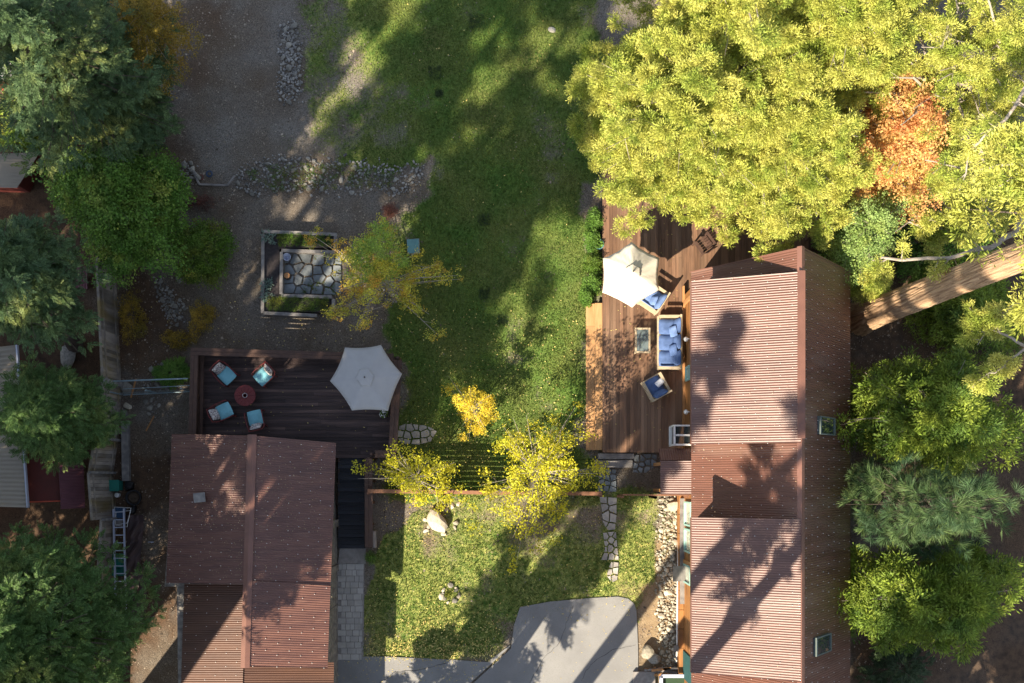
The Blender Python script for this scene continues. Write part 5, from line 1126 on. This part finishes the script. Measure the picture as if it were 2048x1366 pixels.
# long pale branches of the giant reaching back over the ground
def branch(pts, zs, r0, name_parent, leaves=10, seed=1, leafm='cedar', size=.26, side=.5):
    rg = np.random.default_rng(seed); L = gt.location; P = [WV(p[0], p[1], z) - L for p, z in zip(pts, zs)]; n = len(P); fine = []
    for a_, b__ in zip(P[:-1], P[1:]):
        for q in range(4): fine.append(a_.lerp(b__, q / 4) + Vector(rg.normal(0, .03, 3)))
    fine.append(P[-1]); b = MB(); b.tube(fine, [r0 * (1 - .8 * i / len(fine)) for i in range(len(fine))], 7); pp, dd = [], []
    for i in range(leaves):
        k = rg.integers(len(fine) // 3, len(fine) - 1); o = fine[k]; d = (fine[k + 1] - o).normalized(); s = Vector((-d.y, d.x, 0)) * (1 if rg.random() < .5 else -1); tipv = o + (d * rg.uniform(.1, .7) + s * rg.uniform(.3, 1)) * side + Vector((0, 0, rg.uniform(-.2, .1))); b.tube([o, tipv], [r0 * .3, .008], 4)
        for q in range(16): pp.append(np.array(o.lerp(tipv, rg.uniform(.35, 1.05))) + rg.normal(0, .05, 3)); dd.append(np.array(tipv - o) * .8 + rg.normal(0, .3, 3))
    o = b.build('branch', M['twig'], gt)
    if leaves:
        T = TM['tuft'][seed % 4]; V_, Q_ = inst(T[0], T[1], np.array(pp), np.array(dd), np.array([[0, 0, 1.]] * len(pp)) + rg.normal(0, .3, (len(pp), 3)), size * rg.uniform(.7, 1.2, len(pp))); quads('foliage', V_, Q_, LM[leafm], o)
branch([(2048, 432), (2030, 470), (1962, 500), (1880, 518), (1775, 518), (1745, 520)], [11, 10.8, 10.3, 9.8, 9.2, 9], .11, gt, 7, 51, side=.6)
branch([(2060, 700), (2010, 668), (1975, 650), (1950, 640)], [11.5, 11, 10.6, 10.4], .05, gt, 16, 52, side=.6)
branch([(2060, 690), (2025, 715), (1990, 745), (1945, 775)], [11.5, 11.2, 10.8, 10.4], .045, gt, 12, 53, side=.5)
branch([(2060, 600), (2020, 615), (1990, 640), (1955, 690)], [11.5, 11.2, 10.8, 10.4], .045, gt, 12, 54, side=.6)
branch([(2070, 130), (2010, 240), (1940, 300), (1915, 390)], [15, 14, 13, 12], .06, gt, 10, 55, side=.6)
branch([(2070, 330), (1990, 330), (1925, 340), (1850, 320)], [13, 12.6, 12.2, 11.8], .05, gt, 6, 56, side=.5)
branch([(1990, 470), (1960, 420), (1985, 380), (2060, 330)], [9.8, 9.9, 10, 10.4], .04, gt, 6, 57, side=.5)
# ================================================================ left side trees
tree('fir_tree', 'dense blue-green fir filling the top left corner', 'tree', (92, 95), 8.5, 182, 3.2, 11.5, 'fir', 'spray', 'dome', 276, 62, 0.29, .05, 61, trunk=.2, tbias=.8, twig=1, clump=16, cr=1.1, irr=.11)
tree('fir_tree', 'blue-green fir lower branch mass behind the top left shed', 'tree', (215, 195), 5, 75, 2, 6.5, 'fir', 'spray', 'dome', 103, 40, 0.27, .05, 62, trunk=.12, clump=16, cr=1.1, irr=.11)
tree('shrub', 'pale yellow-green bush beside the orange-red fascia at the left edge', 'shrub', (40, 232), 3, 55, 1.5, 4, 'greenyel', 'ball', 'dome', 70, 16, .26, .2, 63, trunk=.05)
tree('birch_tree', 'ochre yellow-leaved tree at the top edge left of the bare soil', 'tree', (288, 40), 6, 78, 3.5, 7.6, 'ochre', 'ball', 'dome', 110, 22, .17, .3, 64, bark='birchbark', trunk=.05, base=W(318, 120)[:2], twig=1, irr=.2)
tree('shrub', 'leafless pale twiggy bush in the upper left soil', 'shrub', (305, 165), 1.8, 44, .5, 2.4, 'ochre', 'small', 'dome', 30, 1, .04, .4, 65, trunk=.02, twig=8, limbr=.035, bark='twig')
tree('maple_tree', 'round green maple beside the fence, sunlit along its lower rim', 'tree', (222, 395), 4.2, 128, 1.8, 5.8, 'maple', 'ball', 'dome', 250, 30, .28, .25, 66, trunk=.1, tbias=.8, irr=.14)
tree('fir_tree', 'blue-green fir at the left edge with its trunk leaning over the dark yard', 'tree', (25, 545), 8.5, 120, 6, 11, 'fir', 'spray', 'dome', 206, 55, 0.29, .05, 67, trunk=.24, base=W(150, 690)[:2], tbias=.8, twig=1, clump=16, cr=1.1, irr=.11)
tree('cedar_tree', 'fresh green cedar between the two neighbour roofs', 'tree', (92, 826), 5, 100, 2.6, 6.8, 'deep', 'fine', 'dome', 241, 52, 0.29, .1, 68, trunk=.12, ecc=(1.05, .9), tbias=.8, clump=11, cr=.95, irr=.11)
tree('fir_tree', 'big dark green fir filling the bottom left corner', 'tree', (40, 1275), 6.5, 200, 3.6, 9.8, 'deep', 'spray', 'dome', 379, 68, 0.30, .05, 69, trunk=.2, tbias=.8, twig=1, clump=16, cr=1.1, irr=.11)
tree('shrub', 'small bright green maple left of the planter', 'shrub', (395, 500), 1.5, 62, .5, 2.1, 'lowgreen', 'ball', 'dome', 130, 14, .2, .25, 70, trunk=.03, ecc=(1, 1))
tree('shrub', 'ochre bush against the tall fence', 'shrub', (258, 628), .8, 40, .2, 1.2, 'ochre', 'ball', 'dome', 50, 8, .14, .25, 71, trunk=.02, ecc=(.6, 1.5))
tree('shrub', 'ochre bush beside the slanting stone bed, the rounder one', 'shrub', (398, 635), .8, 30, .2, 1.2, 'ochre', 'ball', 'dome', 44, 8, .14, .25, 72, trunk=.02, ecc=(.9, 1.15))
tree('shrub', 'low tawny bush between slanting stones and the rounder ochre bush', 'shrub', (350, 676), .6, 26, .15, .8, 'ochre', 'ball', 'dome', 30, 7, .14, .25, 73, trunk=.02, ecc=(1.2, .7))
tree('shrub', 'dark green feathery plant just above the pipe gate', 'shrub', (342, 745), .5, 26, .1, .7, 'maple', 'fine', 'dome', 60, 10, .25, .25, 74, trunk=.02)
tree('shrub', 'small reddish shrub at the lawn corner above the turning maple', 'shrub', (779, 420), .5, 17, .1, .8, 'redleaf', 'small', 'dome', 50, 9, .14, .3, 75, trunk=.02)
tree('shrub', 'dark red low plants under the green maple', 'shrub', (400, 402), .3, 34, .05, .4, 'redleaf', 'small', 'dome', 60, 6, .14, .3, 76, trunk=.02, ecc=(1.3, .6))
# turning maple by the planter: green core, amber arms
tm = tree('maple_tree', 'turning maple with lime heart and long amber arms beside the planter', 'tree', (757, 548), 3.6, 128, 1.8, 4.6, 'mixmap', 'ball', 'dome', 44, 32, .18, .25, 81, bark='birchbark', trunk=.06, ecc=(1.3, .85), lat=.15, twig=3, solidness=.1, irr=.25, limbr=.02, clump=3, cr=1.2)
_c = tree('tmp', 'x', 'tree', (752, 500), 4.4, 66, 3.2, 5.0, 'greenyel', 'ball', 'dome', 40, 16, .17, .3, 82, ecc=(.8, 1.2), limbs=False)
def merge_crown(src, dst, label):
    kids = KIDS[src.name]
    for o in list(kids):
        if o.name.startswith('crown'): o.parent = dst; o.location = src.location - dst.location; o['label'] = label; KIDS[dst.name].append(o)
        else: bpy.data.objects.remove(o)
    bpy.data.objects.remove(src)
merge_crown(_c, tm, 'lime green heart of the crown')
# yellow trees
tree('maple_tree', 'small golden maple standing in the lawn, brightest yellow', 'tree', (945, 815), 2.6, 47, 1.2, 3.6, 'yelmap', 'ball', 'dome', 44, 12, .17, .3, 83, bark='birchbark', trunk=.05, ecc=(1.05, 1.1), twig=1, lat=.3, irr=.3, clump=6, cr=1.1)
tree('birch_tree', 'tall yellow birch hanging over the front fence, the bigger one', 'tree', (1072, 945), 4.2, 116, 1.8, 6.2, 'yellow', 'bleaf', 'dome', 74, 17, .25, .25, 84, bark='birchbark', trunk=.07, ecc=(1, 1.02), twig=2, lat=.3, irr=.24, clump=5, cr=1.0, limbr=.016)
tree('birch_tree', 'smaller sparse yellow birch beside the stair rail', 'tree', (828, 955), 3, 76, 1.6, 4.2, 'yellow', 'bleaf', 'dome', 46, 13, .24, .2, 85, bark='birchbark', trunk=.05, ecc=(1.05, .85), twig=2, lat=.3, irr=.24, clump=5, cr=1.0, limbr=.016)
# deck-side shrubs
for i, (px, py, r, lab) in enumerate(((1188, 440, 20, 'dark leafy shrub at the cedar edge along the sunny deck'), (1184, 480, 20, 'green shrub just above the blue pot along the sunny deck'), (1188, 525, 20, 'yellowish green shrub left of the cream umbrella'), (1186, 565, 22, 'dark glossy shrub left of the cream umbrella, near the step top'), (1172, 592, 14, 'small green shrub touching the top of the pale steps'))):
    tree('shrub', lab, 'shrub', (px, py), .5, r, .1, .85, 'maple' if i != 2 else 'lowgreen', 'ball', 'dome', 60, 8, .15, .3, 90 + i, trunk=.02, ecc=(.85, 1.15))
# planter plants
def strip_plants(poly, n, zb, hgt, lm, tmpl, size, label, seed, name='plants'):
    rg = np.random.default_rng(seed); P = np.array([W(*p)[:2] for p in poly]); a, b_ = P.min(0), P.max(0); x = rg.uniform(a[0], b_[0], n * 2); y = rg.uniform(a[1], b_[1], n * 2); k = inpoly(x, y, [tuple(p) for p in P]); x, y = x[k][:n], y[k][:n]; n = len(x)
    p = np.stack([x, y, zb + rg.uniform(0, hgt, n)], -1); d = rg.normal(0, 1, (n, 3)); d[:, 2] = np.abs(d[:, 2]) * .6; u = rg.normal(0, .4, (n, 3)); u[:, 2] += 1; T = TM[tmpl][seed % 3]; V_, Q_ = inst(T[0], T[1], p, d, u, size * rg.uniform(.6, 1.2, n)); o = quads(name, V_, Q_, LM[lm]); return o
for poly, n, lm, t, s, lab, sd in (([(560, 472), (668, 476), (667, 498), (560, 497)], 420, 'lowgreen', 'ball', .09, 'row of bright green plants in the upper arm of the planter', 1), ([(540, 598), (662, 600), (660, 626), (540, 624)], 480, 'lowgreen', 'ball', .09, 'row of bright green plants in the lower arm of the planter', 2),
    ([(529, 468), (556, 470), (552, 492), (530, 492)], 60, 'silver', 'fern', .14, 'silvery plants in the top left corner of the planter', 3), ([(529, 565), (552, 565), (548, 605), (529, 606)], 90, 'silver', 'fern', .14, 'silvery plants in the lower left corner of the planter', 4)):
    tag(strip_plants(poly, n, .42, .16, lm, t, s, lab, sd), lab, 'plants', kind='stuff')
for poly, n, lm, s, lab, sd in (([(490, 345), (600, 325), (690, 330), (800, 345), (780, 375), (640, 378), (540, 382)], 260, 'lowgreen', .13, 'weeds growing between the cobbles of the wide stone bed', 5), ([(610, 560), (680, 570), (680, 590), (600, 588)], 50, 'lowgreen', .10, 'tufts between the planter paving stones', 6), ([(1325, 1000), (1350, 1000), (1350, 1100), (1322, 1110)], 60, 'lowgreen', .08, 'weeds in the pale drainage bed', 7), ([(887, 1176), (915, 1176), (913, 1198), (889, 1198)], 26, 'lowgreen', .13, 'low plant inside the stone ring of the front lawn', 8)):
    tag(strip_plants(poly, n, .03, .08, lm, 'ball', s, lab, sd, 'weeds'), lab, 'weeds', kind='stuff')
for i, (px, py, r_) in enumerate(((953, 43, 14), (870, 146, 13), (968, 440, 12), (968, 588, 10), (878, 188, 7), (1005, 640, 9))):
    tag(strip_plants([(px - r_, py - r_), (px + r_, py - r_), (px + r_, py + r_), (px - r_, py + r_)], 90, .01, .05, 'dark', 'ball', .07, '', 11 + i, 'clover'), 'dark clover patch in the lawn, %s' % ['nearest the top edge', 'below the topmost one', 'right of the utility box', 'below the one right of the utility box', 'small one under a larger one', 'low one above the golden maple'][i], 'weeds', kind='stuff')
pot(768, 826, D2, .17, .35, M['pole'], 'dark pot of white flowers in the corner below the grey umbrella', LM['lowgreen'], 130, 5, flower=60)
pot(1198, 488, .05, .2, .42, mat('blue_glaze', (.14, .35, .42), (.1, .3, .36), rough=.25, spec=.7), 'turquoise glazed pot among the shrubs left of the sunny deck', LM['maple'], 60, 6)
tree('shrub', 'small round green shrub at the foot of the stairs', 'shrub', (741, 1116), .5, 12, .15, .8, 'maple', 'small', 'round', 50, 8, .13, .2, 97, trunk=.02)
# ================================================================ tall conifers around the yard; their shade falls across it
def tall(px, py, h, zc, rad, seed, label, n=120, per=30, lm='cedar2', size=.75, dens=1):
    x, y, _ = W(px, py); e = empty('tall_conifer', (x, y, 0), label, 'tree', 'tall conifers outside the yard')
    lv = crown_on(e, zc, h, rad, int(n * dens), per, lm, 'spray', size, seed, lambda z: (0, 0, z))
    tk = MB().tube([(0, 0, z) for z in np.linspace(0, h, 6)], [.42, .36, .3, .22, .12, .03], 12).build('trunk', M['bark'], e, smooth=True); q = lv.build('limbs', M['bark'], tk); q['kind'] = 'stuff'
    return e
for i, (px, py, h, zc, rad, dens) in enumerate(TALL):
    tall(px, py, h, zc, rad, 200 + i, 'tall dark conifer standing outside the yard, number %s of the unseen trees that shade it' % ['one', 'two', 'three', 'four', 'five', 'six', 'seven', 'eight', 'nine', 'ten', 'eleven', 'twelve', 'thirteen', 'fourteen', 'fifteen', 'sixteen', 'seventeen', 'eighteen', 'nineteen', 'twenty', 'twenty-one', 'twenty-two', 'twenty-three', 'twenty-four', 'twenty-five'][i], dens=dens)
